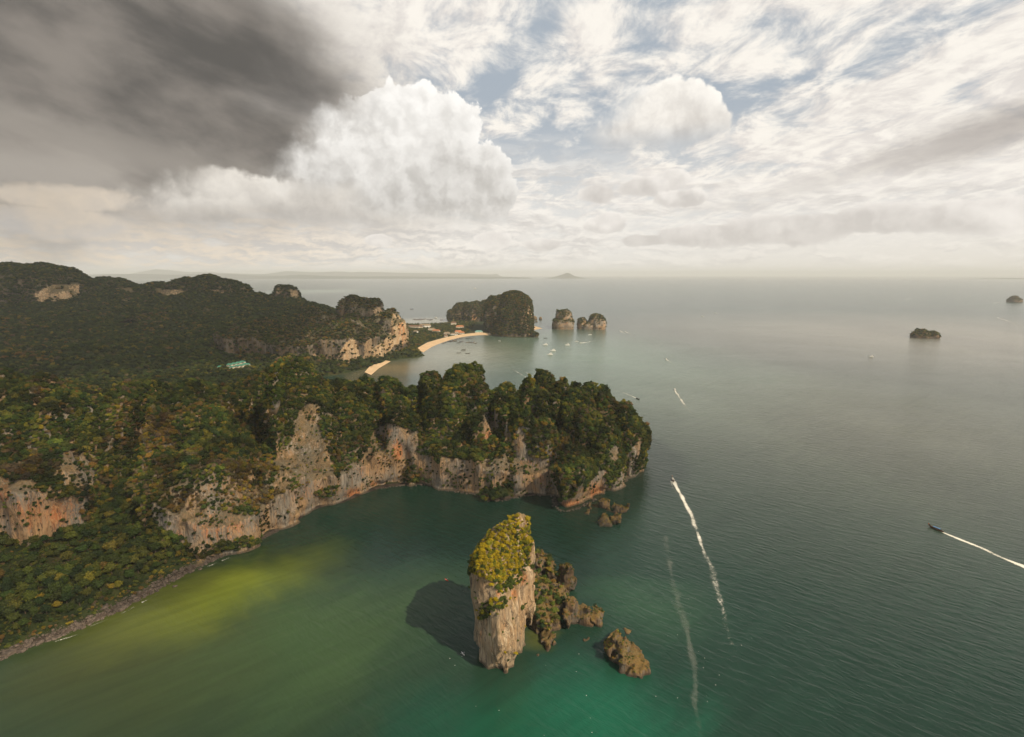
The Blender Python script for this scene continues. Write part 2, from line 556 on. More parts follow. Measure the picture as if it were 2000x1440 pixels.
# ------------------------------------------------------------------ karst bodies
class Karst:
    def __init__(s, x0, x1, y0, y1, z0, z1, h):
        s.h = h
        s.ax = [np.arange(a, b + h, h, dtype=np.float64) for a, b in ((x0, x1), (y0, y1), (z0, z1))]
        s.X, s.Y = np.meshgrid(s.ax[0], s.ax[1], indexing='ij')
        s.Z = s.ax[2]
        s.f = np.full((len(s.ax[0]), len(s.ax[1]), len(s.Z)), 60.0, np.float32)

    def dome(s, cx, cy, top, rx, ry, rot=0.0, pw=2.6, lean=(0, 0), z0=0.0, k=1.2, pxy=2.4):
        """rounded karst tower: elliptical plan, bulging sides, domed top"""
        h = s.h; m = 1.35 * max(rx, ry) + 10 + abs(lean[0]) * top + abs(lean[1]) * top
        i0, i1 = np.searchsorted(s.ax[0], (cx - m, cx + m)); j0, j1 = np.searchsorted(s.ax[1], (cy - m, cy + m))
        if i1 <= i0 or j1 <= j0:
            return
        X = s.X[i0:i1, j0:j1, None]; Y = s.Y[i0:i1, j0:j1, None]; Z = s.Z[None, None, :]
        zz = np.maximum(Z - z0, 0)
        dx = X - cx - lean[0] * Z; dy = Y - cy - lean[1] * Z
        c, sn = math.cos(rot), math.sin(rot)
        u = (dx * c + dy * sn) / rx; v = (-dx * sn + dy * c) / ry
        q = (np.abs(u) ** pxy + np.abs(v) ** pxy) + (zz / (top - z0)) ** pw
        q = np.maximum(q, 1e-4)
        hq = (1 / pxy) * q ** (1 / pxy - 1)
        gx = hq * pxy * np.abs(u) ** (pxy - 1) / rx; gy = hq * pxy * np.abs(v) ** (pxy - 1) / ry
        gz = hq * pw * (zz / (top - z0)) ** (pw - 1) / (top - z0)
        gn = np.sqrt(gx * gx + gy * gy + gz * gz)
        g = ((q ** (1 / pxy)) - 1) / np.maximum(gn, 0.7 / max(rx, ry, top - z0))
        a = s.f[i0:i1, j0:j1]
        # smooth union
        hh = np.clip(0.5 + 0.5 * (g - a) / k, 0, 1)
        s.f[i0:i1, j0:j1] = g * (1 - hh) + a * hh - k * hh * (1 - hh)

    def body(s, sd, top, undercut=0.0, k=3.0, slope=0.0):
        """prism on the plan sd<0 under the height field top(x,y)"""
        Z = s.Z[None, None, :]
        g = np.maximum(sd[:, :, None] + slope * np.maximum(Z, 0), (Z - top[:, :, None]) * 0.7)
        hh = np.clip(0.5 + 0.5 * (g - s.f) / k, 0, 1)
        s.f[:] = g * (1 - hh) + s.f * hh - k * hh * (1 - hh)

    def cut_slot(s, a, b, w, z0, z1):
        """gully from a to b, half width w, floor rising z0..z1"""
        ax, ay = a[:2]; bx, by = b[:2]
        ex, ey = bx - ax, by - ay
        t = np.clip(((s.X - ax) * ex + (s.Y - ay) * ey) / (ex * ex + ey * ey), 0, 1)
        d = np.hypot(s.X - ax - t * ex, s.Y - ay - t * ey)
        fl = z0 + (z1 - z0) * t
        Z = s.Z[None, None, :]
        g = np.maximum((d[:, :, None] - w - 0.10 * np.maximum(Z - fl[:, :, None], 0)), (fl[:, :, None] - Z) * 0.8)
        s.f[:] = np.maximum(s.f, -g)

    def rough(s, amps, seed, zstretch=2.2):
        for k, (sc, am) in enumerate(amps):
            s.f += grid_noise(s.ax, (sc, sc, sc * zstretch), seed * 31 + k) * am

    def ridged(s, amps, seed, zstretch=2.0):
        """sharp arêtes and clefts"""
        for k, (sc, am) in enumerate(amps):
            n = np.abs(grid_noise(s.ax, (sc, sc, sc * zstretch), seed * 17 + k))
            s.f -= (am * (0.62 - n)).astype(np.float32)

    def facets(s, cx, cy, z, r, n, seed):
        """plane cuts that leave broken faces"""
        rng = np.random.default_rng(seed)
        for k in range(n):
            d = rng.standard_normal(3); d[2] = abs(d[2]) * 0.7; d /= np.linalg.norm(d)
            off = r * rng.uniform(0.62, 0.95)
            g = (s.X[:, :, None] - cx) * d[0] + (s.Y[:, :, None] - cy) * d[1] + (s.Z[None, None, :] - z) * d[2] - off
            s.f[:] = np.maximum(s.f, g)

    def notch(s, depth, z=3.0, w=3.5):
        """wave-cut notch at the waterline"""
        s.f += (depth * np.exp(-((s.Z - z) / w) ** 2))[None, None, :].astype(np.float32)

    def mesh(s, name, largest=False):
        s.V, s.Q = surface_nets(s.f, s.ax)
        # drop what lies well under water
        keep = s.V[s.Q].max(1)[:, 2] > -1.5
        s.Q = s.Q[keep]
        used = np.unique(s.Q)
        re = np.full(len(s.V), -1); re[used] = np.arange(len(used))
        s.V = s.V[used]; s.Q = re[s.Q]
        s.f = None
        if largest:
            lab = np.arange(len(s.V))
            for _ in range(400):
                m = lab[s.Q].min(1)
                new = lab.copy()
                np.minimum.at(new, s.Q.ravel(), np.repeat(m, 4))
                new = new[new]
                if (new == lab).all():
                    break
                lab = new
            ids, cnt = np.unique(lab, return_counts=True)
            k = lab[s.Q[:, 0]] == ids[np.argmax(cnt)]
            s.Q = s.Q[k]
            used = np.unique(s.Q); re = np.full(len(s.V), -1); re[used] = np.arange(len(used))
            s.V = s.V[used]; s.Q = re[s.Q]
        return mesh_from(name, s.V, s.Q)


def face_data(V, Q):
    a, b, c, d = (V[Q[:, k]] for k in range(4))
    n = np.cross(c - a, d - b) * 0.5
    A = np.linalg.norm(n, axis=1)
    return (a + b + c + d) / 4, n / np.maximum(A, 1e-9)[:, None], A


def vert_normals(V, Q):
    c, n, A = face_data(V, Q)
    o = np.zeros_like(V)
    for k in range(4):
        np.add.at(o, Q[:, k], n * A[:, None])
    return o / np.maximum(np.linalg.norm(o, axis=1), 1e-9)[:, None]


def sample(V, Q, n, rng):
    c, nn, A = face_data(V, Q)
    i = rng.choice(len(Q), n, p=A / A.sum())
    u = rng.random((n, 1)); v = rng.random((n, 1))
    a, b, cc, d = (V[Q[i, k]] for k in range(4))
    P = (a * (1 - u) + b * u) * (1 - v) + (d * (1 - u) + cc * u) * v
    return P, nn[i]


def cell_thin(P, c, rng):
    """one point per cell of size c"""
    o = rng.permutation(len(P))
    q = np.floor(P[o] / c).astype(np.int64) + 4000
    key = (q[:, 0] * 9001 + q[:, 1]) * 9001 + q[:, 2]
    _, i = np.unique(key, return_index=True)
    k = np.zeros(len(P), bool)
    k[o[i]] = True
    return k


def thin(P, r, rng):
    """drop points closer than r (r: array) on a coarse hash, bigger first"""
    order = np.argsort(-r + rng.random(len(r)) * 0.3 * r)
    cell = np.median(r) * 1.0
    grid = {}
    keep = np.zeros(len(P), bool)
    for i in order:
        k = tuple((P[i] // cell).astype(int))
        ok = True
        for dx in (-1, 0, 1):
            for dy in (-1, 0, 1):
                for dz in (-1, 0, 1):
                    for j in grid.get((k[0] + dx, k[1] + dy, k[2] + dz), ()):
                        if ((P[i] - P[j]) ** 2).sum() < (0.5 * (r[i] + r[j])) ** 2:
                            ok = False; break
                    if not ok: break
                if not ok: break
            if not ok: break
        if ok:
            keep[i] = True
            grid.setdefault(k, []).append(i)
    return keep
# ------------------------------------------------------------------ materials
MAT = {}


def rock_material(name, greys, tans, vegcol, scale=1.0, veg_amt=0.6, wet=True):
    m, g, out = material(name)
    geo = g.geo()
    P = geo.outputs['Position']
    nx, ny, nz = g.sep(geo.outputs['Normal'])
    px, py, pz = g.sep(P)

    def stretched(sx, sz):
        return g.vm('MULTIPLY', P, (sx / scale, sx / scale, sz / scale))
    big = g.noise(stretched(0.045, 0.03), 1.0, 5.0, 0.55)
    st = g.noise(stretched(0.30, 0.030), 1.0, 6.0, 0.62, 0.5)          # vertical drip streaks
    fine = g.noise(stretched(0.9, 0.35), 1.0, 5.0, 0.65)
    crack = g.noise(stretched(0.16, 0.05), 1.0, 7.0, 0.65, 0.8)
    col = g.mix(g.ss(big, 0.40, 0.62), greys[0], tans[0])
    col = g.mix(g.mul(g.ss(st, 0.50, 0.66), 0.75), col, greys[1])
    col = g.mix(g.mul(g.ss(st, 0.46, 0.33), 0.65), col, tans[1])
    blk = g.noise(stretched(0.42, 0.045), 1.0, 6.0, 0.65, 0.3)
    col = g.mix(g.mul(g.ss(blk, 0.53, 0.66), 0.7), col, greys[2])
    col = g.mix(g.mul(g.ss(fine, 0.56, 0.72), 0.5), col, greys[2])
    pa = g.attr('pale')
    pm = g.ss(g.add(pa, g.mul(g.sub(st, 0.5), 0.9)), 0.35, 0.75)
    col = g.mix(pm, col, g.mix(g.ss(fine, 0.35, 0.65), (0.36, 0.25, 0.15), g.mix(g.ss(st, 0.4, 0.6), (0.54, 0.42, 0.29), (0.46, 0.30, 0.17))))
    # iron stains where surveyed, broken up by streaks
    sa = g.attr('stain')
    sm = g.mul(g.ss(g.add(sa, g.add(g.mul(g.sub(st, 0.5), 1.8), g.mul(g.sub(fine, 0.5), 1.2))), 0.40, 0.85), 0.9)
    col = g.mix(sm, col, g.mix(g.ss(fine, 0.40, 0.62), (0.46, 0.13, 0.035), (0.54, 0.29, 0.14)))
    # dark cavities: deep narrow cracks
    ck = g.m('ABSOLUTE', g.sub(crack, 0.5))
    col = g.mix(g.mul(g.ss(ck, 0.022, 0.0), 0.75), col, (0.05, 0.042, 0.035))
    # dry grass and creepers on ledges
    vn = g.noise(stretched(0.35, 0.35), 1.0, 7.0, 0.68)
    vm = g.ss(g.add(nz, g.mul(g.sub(vn, 0.5), 2.2)), 0.30, 0.62)
    vc = g.mix(g.ss(fine, 0.38, 0.62), vegcol[0], vegcol[1])
    col = g.mix(g.mul(vm, veg_amt), col, vc)
    if wet:
        wl = g.ss(g.add(pz, g.mul(g.sub(fine, 0.5), 1.5)), 2.2 * scale ** 0.5, 0.6)
        col = g.mix(g.mul(wl, 0.75), col, (0.055, 0.045, 0.035))
    h = g.add(g.add(g.mul(st, 1.2), g.mul(crack, 1.3)), g.mul(fine, 0.6))
    nrm = bump(g, h, 0.8, 2.2 * scale)
    principled(g, out, col, 0.9, 0.15, nrm)
    return m


def leaf_material(name):
    m, g, out = material(name)
    geo = g.geo()
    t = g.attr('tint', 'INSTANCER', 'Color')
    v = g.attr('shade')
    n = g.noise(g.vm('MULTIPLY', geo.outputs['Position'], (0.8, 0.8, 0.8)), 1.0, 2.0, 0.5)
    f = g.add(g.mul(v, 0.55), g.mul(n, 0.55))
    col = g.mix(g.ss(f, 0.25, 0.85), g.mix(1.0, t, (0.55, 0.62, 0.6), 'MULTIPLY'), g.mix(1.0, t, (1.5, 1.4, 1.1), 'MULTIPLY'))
    d = g.new('ShaderNodeBsdfPrincipled')
    g.put(d.inputs['Base Color'], col); d.inputs['Roughness'].default_value = 0.65
    d.inputs['Specular IOR Level'].default_value = 0.25
    tr = g.new('ShaderNodeBsdfTranslucent')
    g.put(tr.inputs['Color'], col)
    mx = g.new('ShaderNodeMixShader'); mx.inputs[0].default_value = 0.25
    g.t.links.new(d.outputs[0], mx.inputs[1]); g.t.links.new(tr.outputs[0], mx.inputs[2])
    g.t.links.new(mx.outputs[0], out.inputs[0])
    return m


def plain(name, col, rough=0.6, spec=0.3, nscale=0.0, col2=None, metallic=0.0):
    m, g, out = material(name)
    c = col
    if nscale:
        tc = g.new('ShaderNodeTexCoord')
        n = g.noise(tc.outputs['Object'], nscale, 5.0, 0.6)
        c = g.mix(g.ss(n, 0.35, 0.65), col, col2 or tuple(x * 0.6 for x in col))
    principled(g, out, c, rough, spec, None, metallic)
    return m


def sea_material():
    m, g, out = material("sea_water")
    geo = g.geo()
    P = geo.outputs['Position']
    x, y, z = g.sep(P)
    # silt and depth colours, with sky sheen painted in on the right-hand sea
    deep = (0.010, 0.034, 0.023)
    wob = g.noise(g.vm('MULTIPLY', P, (0.008, 0.008, 0.0)), 1.0, 6.0, 0.62, 0.8, color=True)
    Pw = g.vm('ADD', P, g.vm('SCALE', g.vm('SUBTRACT', wob, (0.5, 0.5, 0.5)), scale=110.0))
    col = deep

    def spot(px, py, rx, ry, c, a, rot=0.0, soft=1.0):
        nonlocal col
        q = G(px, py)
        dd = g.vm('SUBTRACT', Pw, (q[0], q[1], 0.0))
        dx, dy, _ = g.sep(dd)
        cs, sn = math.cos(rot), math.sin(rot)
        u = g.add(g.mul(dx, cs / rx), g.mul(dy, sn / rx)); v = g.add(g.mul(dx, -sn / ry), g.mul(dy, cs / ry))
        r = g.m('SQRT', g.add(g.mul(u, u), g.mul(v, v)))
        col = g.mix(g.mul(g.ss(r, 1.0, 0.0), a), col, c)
    spot(1900, 660, 1900, 1600, (0.168, 0.165, 0.14), 0.95)  # grey sky reflection of the open sea, put into the diffuse colour
    spot(1430, 760, 420, 420, (0.090, 0.108, 0.080), 0.8)
    spot(1750, 840, 620, 520, (0.085, 0.090, 0.066), 0.75)  # pale sheen nearer in, also painted as water colour
    spot(1150, 690, 480, 900, (0.120, 0.178, 0.142), 0.95)
    spot(900, 690, 260, 420, (0.20, 0.215, 0.165), 1.0)
    spot(760, 720, 160, 160, (0.15, 0.13, 0.075), 0.9)
    spot(830, 628, 260, 340, (0.24, 0.24, 0.19), 0.9)
    spot(600, 570, 900, 1700, (0.17, 0.23, 0.20), 0.85)
    spot(330, 1260, 160, 160, (0.030, 0.042, 0.011), 1.0)
    spot(300, 1180, 90, 70, (0.055, 0.062, 0.012), 0.8, 0.7)
    spot(480, 1140, 100, 48, (0.105, 0.130, 0.014), 1.0, 0.75)
    spot(650, 1240, 120, 100, (0.042, 0.082, 0.030), 0.8)
    spot(1160, 1380, 62, 52, (0.008, 0.105, 0.062), 0.85)
    spot(1000, 1430, 80, 40, (0.006, 0.080, 0.045), 0.7)
    spot(1055, 1240, 16, 14, (0.075, 0.085, 0.022), 0.8)
    spot(1260, 1180, 60, 50, (0.030, 0.080, 0.045), 0.6)
    # broad streaks of wind and current
    wv = g.noise(g.vm('MULTIPLY', P, (0.0022, 0.0007, 0.0)), 1.0, 5.0, 0.6, 0.8)
    col = g.mix(1.0, col, g.mix(g.ss(wv, 0.3, 0.7), (0.85, 0.85, 0.85), (1.15, 1.15, 1.15)), 'MULTIPLY')
    mp0 = g.new('ShaderNodeMapping', vector_type='TEXTURE'); g.put(mp0.inputs['Vector'], P)
    mp0.inputs['Rotation'].default_value = (0, 0, math.radians(38)); mp0.inputs['Scale'].default_value = (60.0, 9.0, 1.0)
    sw = g.noise(mp0.outputs[0], 1.0, 6.0, 0.65, 0.6)
    col = g.mix(1.0, col, g.mix(g.ss(sw, 0.3, 0.7), (0.89, 0.90, 0.90), (1.11, 1.10, 1.10)), 'MULTIPLY')
    # waves
    mp = g.new('ShaderNodeMapping', vector_type='TEXTURE'); g.put(mp.inputs['Vector'], P)
    mp.inputs['Rotation'].default_value = (0, 0, math.radians(-38)); mp.inputs['Scale'].default_value = (14.0, 4.2, 1.0)
    w1 = g.noise(mp.outputs[0], 1.0, 4.0, 0.55, 0.5)
    mp2 = g.new('ShaderNodeMapping', vector_type='TEXTURE'); g.put(mp2.inputs['Vector'], P)
    mp2.inputs['Rotation'].default_value = (0, 0, math.radians(-52)); mp2.inputs['Scale'].default_value = (4.5, 1.7, 1.0)
    w2 = g.noise(mp2.outputs[0], 1.0, 3.0, 0.5, 0.3)
    gust = g.noise(g.vm('MULTIPLY', P, (0.006, 0.009, 0.0)), 1.0, 3.0, 0.5, 0.4)
    calm = g.ss(gust, 0.3, 0.7, 0.55, 1.0)
    lee = g.ss(g.sub(x, g.mul(y, 0.15)), -220.0, 120.0, 0.65, 1.0)
    h = g.mul(g.mul(g.add(g.mul(w1, 1.0), g.mul(w2, 0.32)), calm), lee)
    nrm = bump(g, h, 0.75, 1.25)
    p = principled(g, out, col, 0.21, 0.40, nrm)
    p.inputs['IOR'].default_value = 1.33
    return m


def foam_material(faint=False):
    m, g, out = material("foam")
    geo = g.geo()
    P = geo.outputs['Position']
    a = g.attr('foam')
    n = g.noise(P, 1.6, 6.0, 0.7, 0.6)
    n2 = g.noise(P, 0.35, 4.0, 0.6, 0.8)
    f = g.add(g.mul(a, 1.15), g.add(g.mul(g.sub(n, 0.5), 1.3), g.mul(g.sub(n2, 0.5), 0.9)))
    al = g.m('MULTIPLY', g.ss(f, 0.22, 0.95), g.ss(a, 0.0, 0.2))
    if faint:
        al = g.mul(al, 0.085)
    tr = g.new('ShaderNodeBsdfTransparent')
    d = g.new('ShaderNodeBsdfDiffuse'); d.inputs['Color'].default_value = (0.72, 0.70, 0.64, 1)
    mx = g.new('ShaderNodeMixShader')
    g.put(mx.inputs[0], al)
    g.t.links.new(tr.outputs[0], mx.inputs[1]); g.t.links.new(d.outputs[0], mx.inputs[2])
    g.t.links.new(mx.outputs[0], out.inputs[0])
    return m


def cloud_material(dense):
    m, g, out = material("cloud_mist")
    d = g.new('ShaderNodeBsdfDiffuse'); d.inputs['Color'].default_value = (0.8, 0.8, 0.8, 1)
    t = g.new('ShaderNodeBsdfTranslucent'); t.inputs['Color'].default_value = (0.8, 0.8, 0.8, 1)
    mx = g.new('ShaderNodeMixShader'); mx.inputs[0].default_value = 0.5
    g.t.links.new(d.outputs[0], mx.inputs[1]); g.t.links.new(t.outputs[0], mx.inputs[2])
    tr = g.new('ShaderNodeBsdfTransparent'); tr.inputs['Color'].default_value = (1, 1, 1, 1)
    m2 = g.new('ShaderNodeMixShader'); m2.inputs[0].default_value = dense
    g.t.links.new(tr.outputs[0], m2.inputs[1]); g.t.links.new(mx.outputs[0], m2.inputs[2])
    g.t.links.new(m2.outputs[0], out.inputs[0])
    return m


def soil_material(shore=True):
    m, g, out = material("forest_floor")
    geo = g.geo()
    P = geo.outputs['Position']
    n = g.noise(P, 0.12, 6.0, 0.65)
    n2 = g.noise(P, 0.02, 4.0, 0.6)
    col = g.mix(g.ss(n, 0.35, 0.65), (0.014, 0.022, 0.009), (0.034, 0.043, 0.014))
    col = g.mix(g.mul(g.ss(n2, 0.52, 0.7), 0.6), col, (0.085, 0.062, 0.026))
    z = g.sep(P)[2]
    if shore:
        col = g.mix(g.ss(g.add(z, g.mul(g.sub(n, 0.5), 2.5)), 2.2, 1.0), col, g.mix(g.ss(n, 0.4, 0.6), (0.030, 0.023, 0.019), (0.070, 0.052, 0.042)))
    principled(g, out, col, 0.95, 0.1, bump(g, n, 0.8, 1.5))
    return m


def build_materials():
    MAT['rock'] = rock_material("limestone", ((0.25, 0.22, 0.185), (0.40, 0.355, 0.30), (0.085, 0.072, 0.06)), ((0.40, 0.255, 0.14), (0.48, 0.27, 0.13)),
                                ((0.075, 0.070, 0.030), (0.150, 0.110, 0.060)), 1.0, 0.6)
    MAT['rock_pale'] = rock_material("pale_limestone", ((0.32, 0.255, 0.18), (0.62, 0.50, 0.36), (0.12, 0.095, 0.075)), ((0.36, 0.24, 0.14), (0.45, 0.28, 0.15)),
                                     ((0.075, 0.068, 0.028), (0.16, 0.12, 0.055)), 1.0, 0.55)
    MAT['rock_scrub'] = rock_material("scrubby_limestone", ((0.125, 0.108, 0.088), (0.20, 0.175, 0.145), (0.07, 0.06, 0.05)), ((0.15, 0.108, 0.07), (0.21, 0.145, 0.09)),
                                      ((0.040, 0.046, 0.020), (0.085, 0.070, 0.034)), 1.6, 0.8)
    MAT['rock_brown'] = rock_material("brown_rock", ((0.105, 0.088, 0.072), (0.19, 0.155, 0.12), (0.05, 0.042, 0.036)), ((0.17, 0.105, 0.056), (0.20, 0.13, 0.072)),
                                      ((0.120, 0.098, 0.022), (0.20, 0.115, 0.030)), 0.6, 0.62)
    MAT['leaf'] = leaf_material("leaves")
    MAT['bark'] = plain("bark", (0.12, 0.09, 0.065), 0.9, 0.1, 2.0)
    MAT['pale_bark'] = plain("pale_bark", (0.42, 0.38, 0.33), 0.9, 0.1, 2.0)
    MAT['soil'] = soil_material()
    MAT['valley_soil'] = soil_material(False)
    MAT['far_forest'] = plain("far_forest", (0.035, 0.05, 0.03), 0.95, 0.05, 0.002, (0.06, 0.06, 0.04))
    MAT['sand'] = plain("sand", (0.56, 0.40, 0.25), 0.95, 0.1, 0.05, (0.48, 0.345, 0.215))
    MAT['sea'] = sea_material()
    MAT['foam'] = foam_material()
    MAT['old_foam'] = foam_material(True)
    MAT['thin_cloud'] = cloud_material(0.23)
    MAT['thick_cloud'] = cloud_material(0.38)
    MAT['boulder'] = plain("boulder_stone", (0.045, 0.037, 0.032), 0.9, 0.2, 1.2, (0.145, 0.112, 0.092))
    MAT['white_paint'] = plain("white_paint", (0.78, 0.77, 0.74), 0.35, 0.5, 0.5, (0.7, 0.69, 0.66))
    MAT['cream_wall'] = plain("cream_wall", (0.62, 0.55, 0.45), 0.8, 0.2, 0.6, (0.5, 0.44, 0.36))
    MAT['green_roof'] = plain("green_roof", (0.07, 0.22, 0.155), 0.5, 0.3, 0.8, (0.05, 0.16, 0.12))
    MAT['teal_roof'] = plain("teal_roof", (0.20, 0.42, 0.38), 0.5, 0.4, 0.8)
    MAT['orange_roof'] = plain("orange_roof", (0.42, 0.17, 0.08), 0.8, 0.2, 0.8, (0.34, 0.14, 0.07))
    MAT['brown_roof'] = plain("brown_roof", (0.20, 0.115, 0.075), 0.8, 0.2, 0.8)
    MAT['thatch'] = plain("thatch", (0.30, 0.23, 0.16), 0.95, 0.1, 0.8)
    MAT['glass'] = plain("dark_glass", (0.03, 0.035, 0.04), 0.1, 0.5)
    MAT['wood'] = plain("boat_wood", (0.16, 0.085, 0.045), 0.6, 0.3, 1.5)
    MAT['dark_wood'] = plain("dark_wood", (0.045, 0.032, 0.025), 0.6, 0.3, 1.5)
    MAT['blue_canvas'] = plain("blue_canvas", (0.10, 0.22, 0.42), 0.8, 0.2, 1.0)
    MAT['white_canvas'] = plain("white_canvas", (0.66, 0.63, 0.57), 0.8, 0.2, 1.0)
    MAT['orange_cloth'] = plain("orange_cloth", (0.75, 0.18, 0.04), 0.8, 0.2)
    MAT['red_plastic'] = plain("red_plastic", (0.62, 0.07, 0.04), 0.4, 0.5)
    MAT['metal'] = plain("grey_metal", (0.30, 0.30, 0.31), 0.4, 0.5, 0.0, None, 0.8)
    MAT['skin'] = plain("skin", (0.40, 0.24, 0.16), 0.6, 0.3)
# ------------------------------------------------------------------ coastline and terrain
def wpts(pts, z=0.0):
    return [tuple(G(px, py, z)[:2]) for px, py in pts]


SHORE = [(0, 1290), (30, 1276), (60, 1265), (100, 1250), (150, 1231), (215, 1201), (260, 1178), (300, 1157), (330, 1139), (380, 1112), (430, 1090),
         (480, 1071), (540, 1040), (580, 1019), (612, 998), (640, 988), (672, 983), (700, 970), (742, 955), (790, 948), (850, 947),
         (864, 957), (899, 962), (928, 965), (958, 980), (987, 978), (1015, 970), (1044, 968), (1070, 966), (1077, 968), (1086, 990), (1100, 1001),
         (1131, 993), (1164, 976), (1188, 962), (1216, 950), (1228, 936)]
BEACH_BACK = [(817, 682), (824, 675), (835, 669), (850, 664.5), (865, 660.5), (880, 657), (900, 653.5), (920, 651), (940, 650), (963, 650.5)]
BEACH_FRONT = [(828, 689), (834, 685), (843, 679), (854, 674), (866, 669.5), (880, 664.5), (900, 659.5), (920, 656.5), (940, 655), (966, 655.5)]
front = wpts(SHORE)
tip = [(128, 535), (138, 575), (128, 615), (95, 650), (40, 672), (-20, 682), (-90, 690), (-160, 696), (-240, 700), (-330, 715)]
COAST_W = [(-900, -60), (-520, 110)] + front + tip + [(-420, 850), (-400, 1000), (-330, 1100), (-300, 1160)] + \
    wpts([(748, 711), (760, 706), (790, 701), (815, 699), (832, 695), (822, 687)]) + wpts(BEACH_BACK) + \
    wpts([(966, 656), (1000, 660), (1038, 660), (1051, 657)]) + [(95, 1850), (70, 2000), (20, 2350), (-120, 2560), (-270, 2420)] + \
    wpts([(872, 632), (840, 634), (815, 635), (793, 635)]) + [(-480, 2250), (-560, 2420), (-760, 2480), (-1100, 2650), (-3200, 2900), (-3200, -60)]

CTRL = []
for px in (-350, -120, 60, 240, 420):
    for py, Y in ((745, 930), (700, 1080), (660, 1300), (620, 1600), (592, 1800), (566, 1930)):
        CTRL.append(tuple(AY(px, py, Y)))
for px, py, Y in ((470, 700, 1130), (520, 640, 1400), (560, 610, 1600), (600, 600, 1750), (640, 605, 1850), (500, 590, 1800), (540, 580, 1950), (590, 596, 2050)):
    CTRL.append(tuple(AY(px, py, Y)))
CTRL += [(-1800, 2450, 60), (-1200, 2450, 40), (-800, 2350, 20), (-560, 2200, 8), (-430, 1900, 4), (-350, 1700, 4), (-300, 1900, 3), (-200, 2100, 4), (-100, 2100, 5),
         (-330, 1500, 8), (-270, 1330, 14), (-350, 1220, 12), (-420, 1150, 15), (-420, 1000, 12), (-600, 800, 22), (-900, 800, 26), (-1300, 800, 30), (-500, 600, 30),
         (-900, 500, 30), (-300, 600, 14), (-100, 600, 10), (60, 560, 8), (-300, 380, 17), (-260, 330, 11), (-330, 290, 11), (-420, 300, 20), (-480, 250, 14), (-600, 300, 24),
         (-200, 420, 13), (-150, 480, 8), (-280, 1420, 10)]
CTRL = np.array(CTRL)


def rbf_fit(C):
    r = np.hypot(C[:, None, 0] - C[None, :, 0], C[:, None, 1] - C[None, :, 1])
    w = np.linalg.solve(r + np.eye(len(C)) * -2.0, C[:, 2] - C[:, 2].mean())
    return lambda x, y: C[:, 2].mean() + sum(w[i] * np.hypot(x - C[i, 0], y - C[i, 1]) for i in range(len(C)))


LAND_RBF = rbf_fit(CTRL)


def land_z(x, y):
    d = -poly_sdf(x, y, COAST_W)
    b = LAND_RBF(x, y)
    steep = np.where(y < 700, 0.55, 0.4)
    z = np.minimum(b, -1.0 + steep * d)
    return np.maximum(z, np.minimum(-0.5 + 0.5 * d, 1.2))


GRIDS = []


def ground_z(x, y):
    """height of the terrain as built"""
    x = np.asarray(x, float); y = np.asarray(y, float)
    o = np.full(x.shape, -3.0)
    for xs, ys, Z in GRIDS:
        h = xs[1] - xs[0]
        u = (x - xs[0]) / h; v = (y - ys[0]) / h
        k = (u >= 0) & (v >= 0) & (u < len(xs) - 1.01) & (v < len(ys) - 1.01)
        i = np.clip(u.astype(int), 0, len(xs) - 2); j = np.clip(v.astype(int), 0, len(ys) - 2)
        a = u - i; b = v - j
        z = (Z[i, j] * (1 - a) + Z[i + 1, j] * a) * (1 - b) + (Z[i, j + 1] * (1 - a) + Z[i + 1, j + 1] * a) * b
        o = np.where(k, np.maximum(o, z), o)
    return o


def build_terrain():
    me_list = []
    for nm, x0, x1, y0, y1, h in (("terrain", -560, 40, 60, 720, 5.0), ("valley_terrain", -2900, 120, 720, 2900, 11.0)):
        xs = np.arange(x0, x1 + h, h); ys = np.arange(y0, y1 + h, h)
        X, Y = np.meshgrid(xs, ys, indexing='ij')
        Z = land_z(X, Y)
        amp = np.clip((Z - 2) / 12, 0, 1)
        Z = Z + amp * (grid_noise((xs, ys), (26, 26), 5) * 2.0 + grid_noise((xs, ys), (70, 70), 6) * (2.0 if h < 6 else 7.0))
        GRIDS.append((xs, ys, Z))
        n, m = X.shape
        V = np.stack([X.ravel(), Y.ravel(), Z.ravel()], 1)
        i = (np.arange(n - 1)[:, None] * m + np.arange(m - 1)[None, :]).ravel()
        Q = np.stack([i, i + m, i + m + 1, i + 1], 1)
        k = V[Q][:, :, 2].max(1) > -0.8
        Q = Q[k]
        used = np.unique(Q); re = np.full(len(V), -1); re[used] = np.arange(len(used))
        V = V[used]; Q = re[Q]
        me = mesh_from(nm, V, Q)
        o = link(nm, me, MAT['soil' if h < 6 else 'valley_soil'])
        tag(o, kind='structure')
        me_list.append((V, Q))
    return me_list


def dm(K, px, py, Y, hw, ry, **kw):
    """karst tower whose top shows at (px,py) when it stands at depth Y"""
    p = AY(px, py, Y)
    dist = Y / ray(px, py)[1]
    K.dome(p[0], Y, p[2], hw * dist / F_PX, ry, **kw)


BODIES = {}


def finish(K, name, mat, stains=(), label=None, cat=None, kind='structure', group=None, key=None, pale=()):
    me = K.mesh(name, cat is not None)
    V = K.V
    st = np.zeros(len(V), np.float32)
    if stains:
        px, py = to_px(V)
        for sx, sy, rx, ry, a in stains:
            st = np.maximum(st, a * np.exp(-(((px - sx) / rx) ** 2 + ((py - sy) / ry) ** 2)))
    set_attr(me, 'stain', st)
    pl = np.zeros(len(V), np.float32)
    if pale:
        px, py = to_px(V)
        for q in pale:
            pl[in_poly(px, py, q)] = 1.0
    set_attr(me, 'pale', pl)
    o = link(name, me, MAT[mat])
    tag(o, label, cat, group, kind)
    BODIES[key or name] = (V, K.Q, o)
    return o


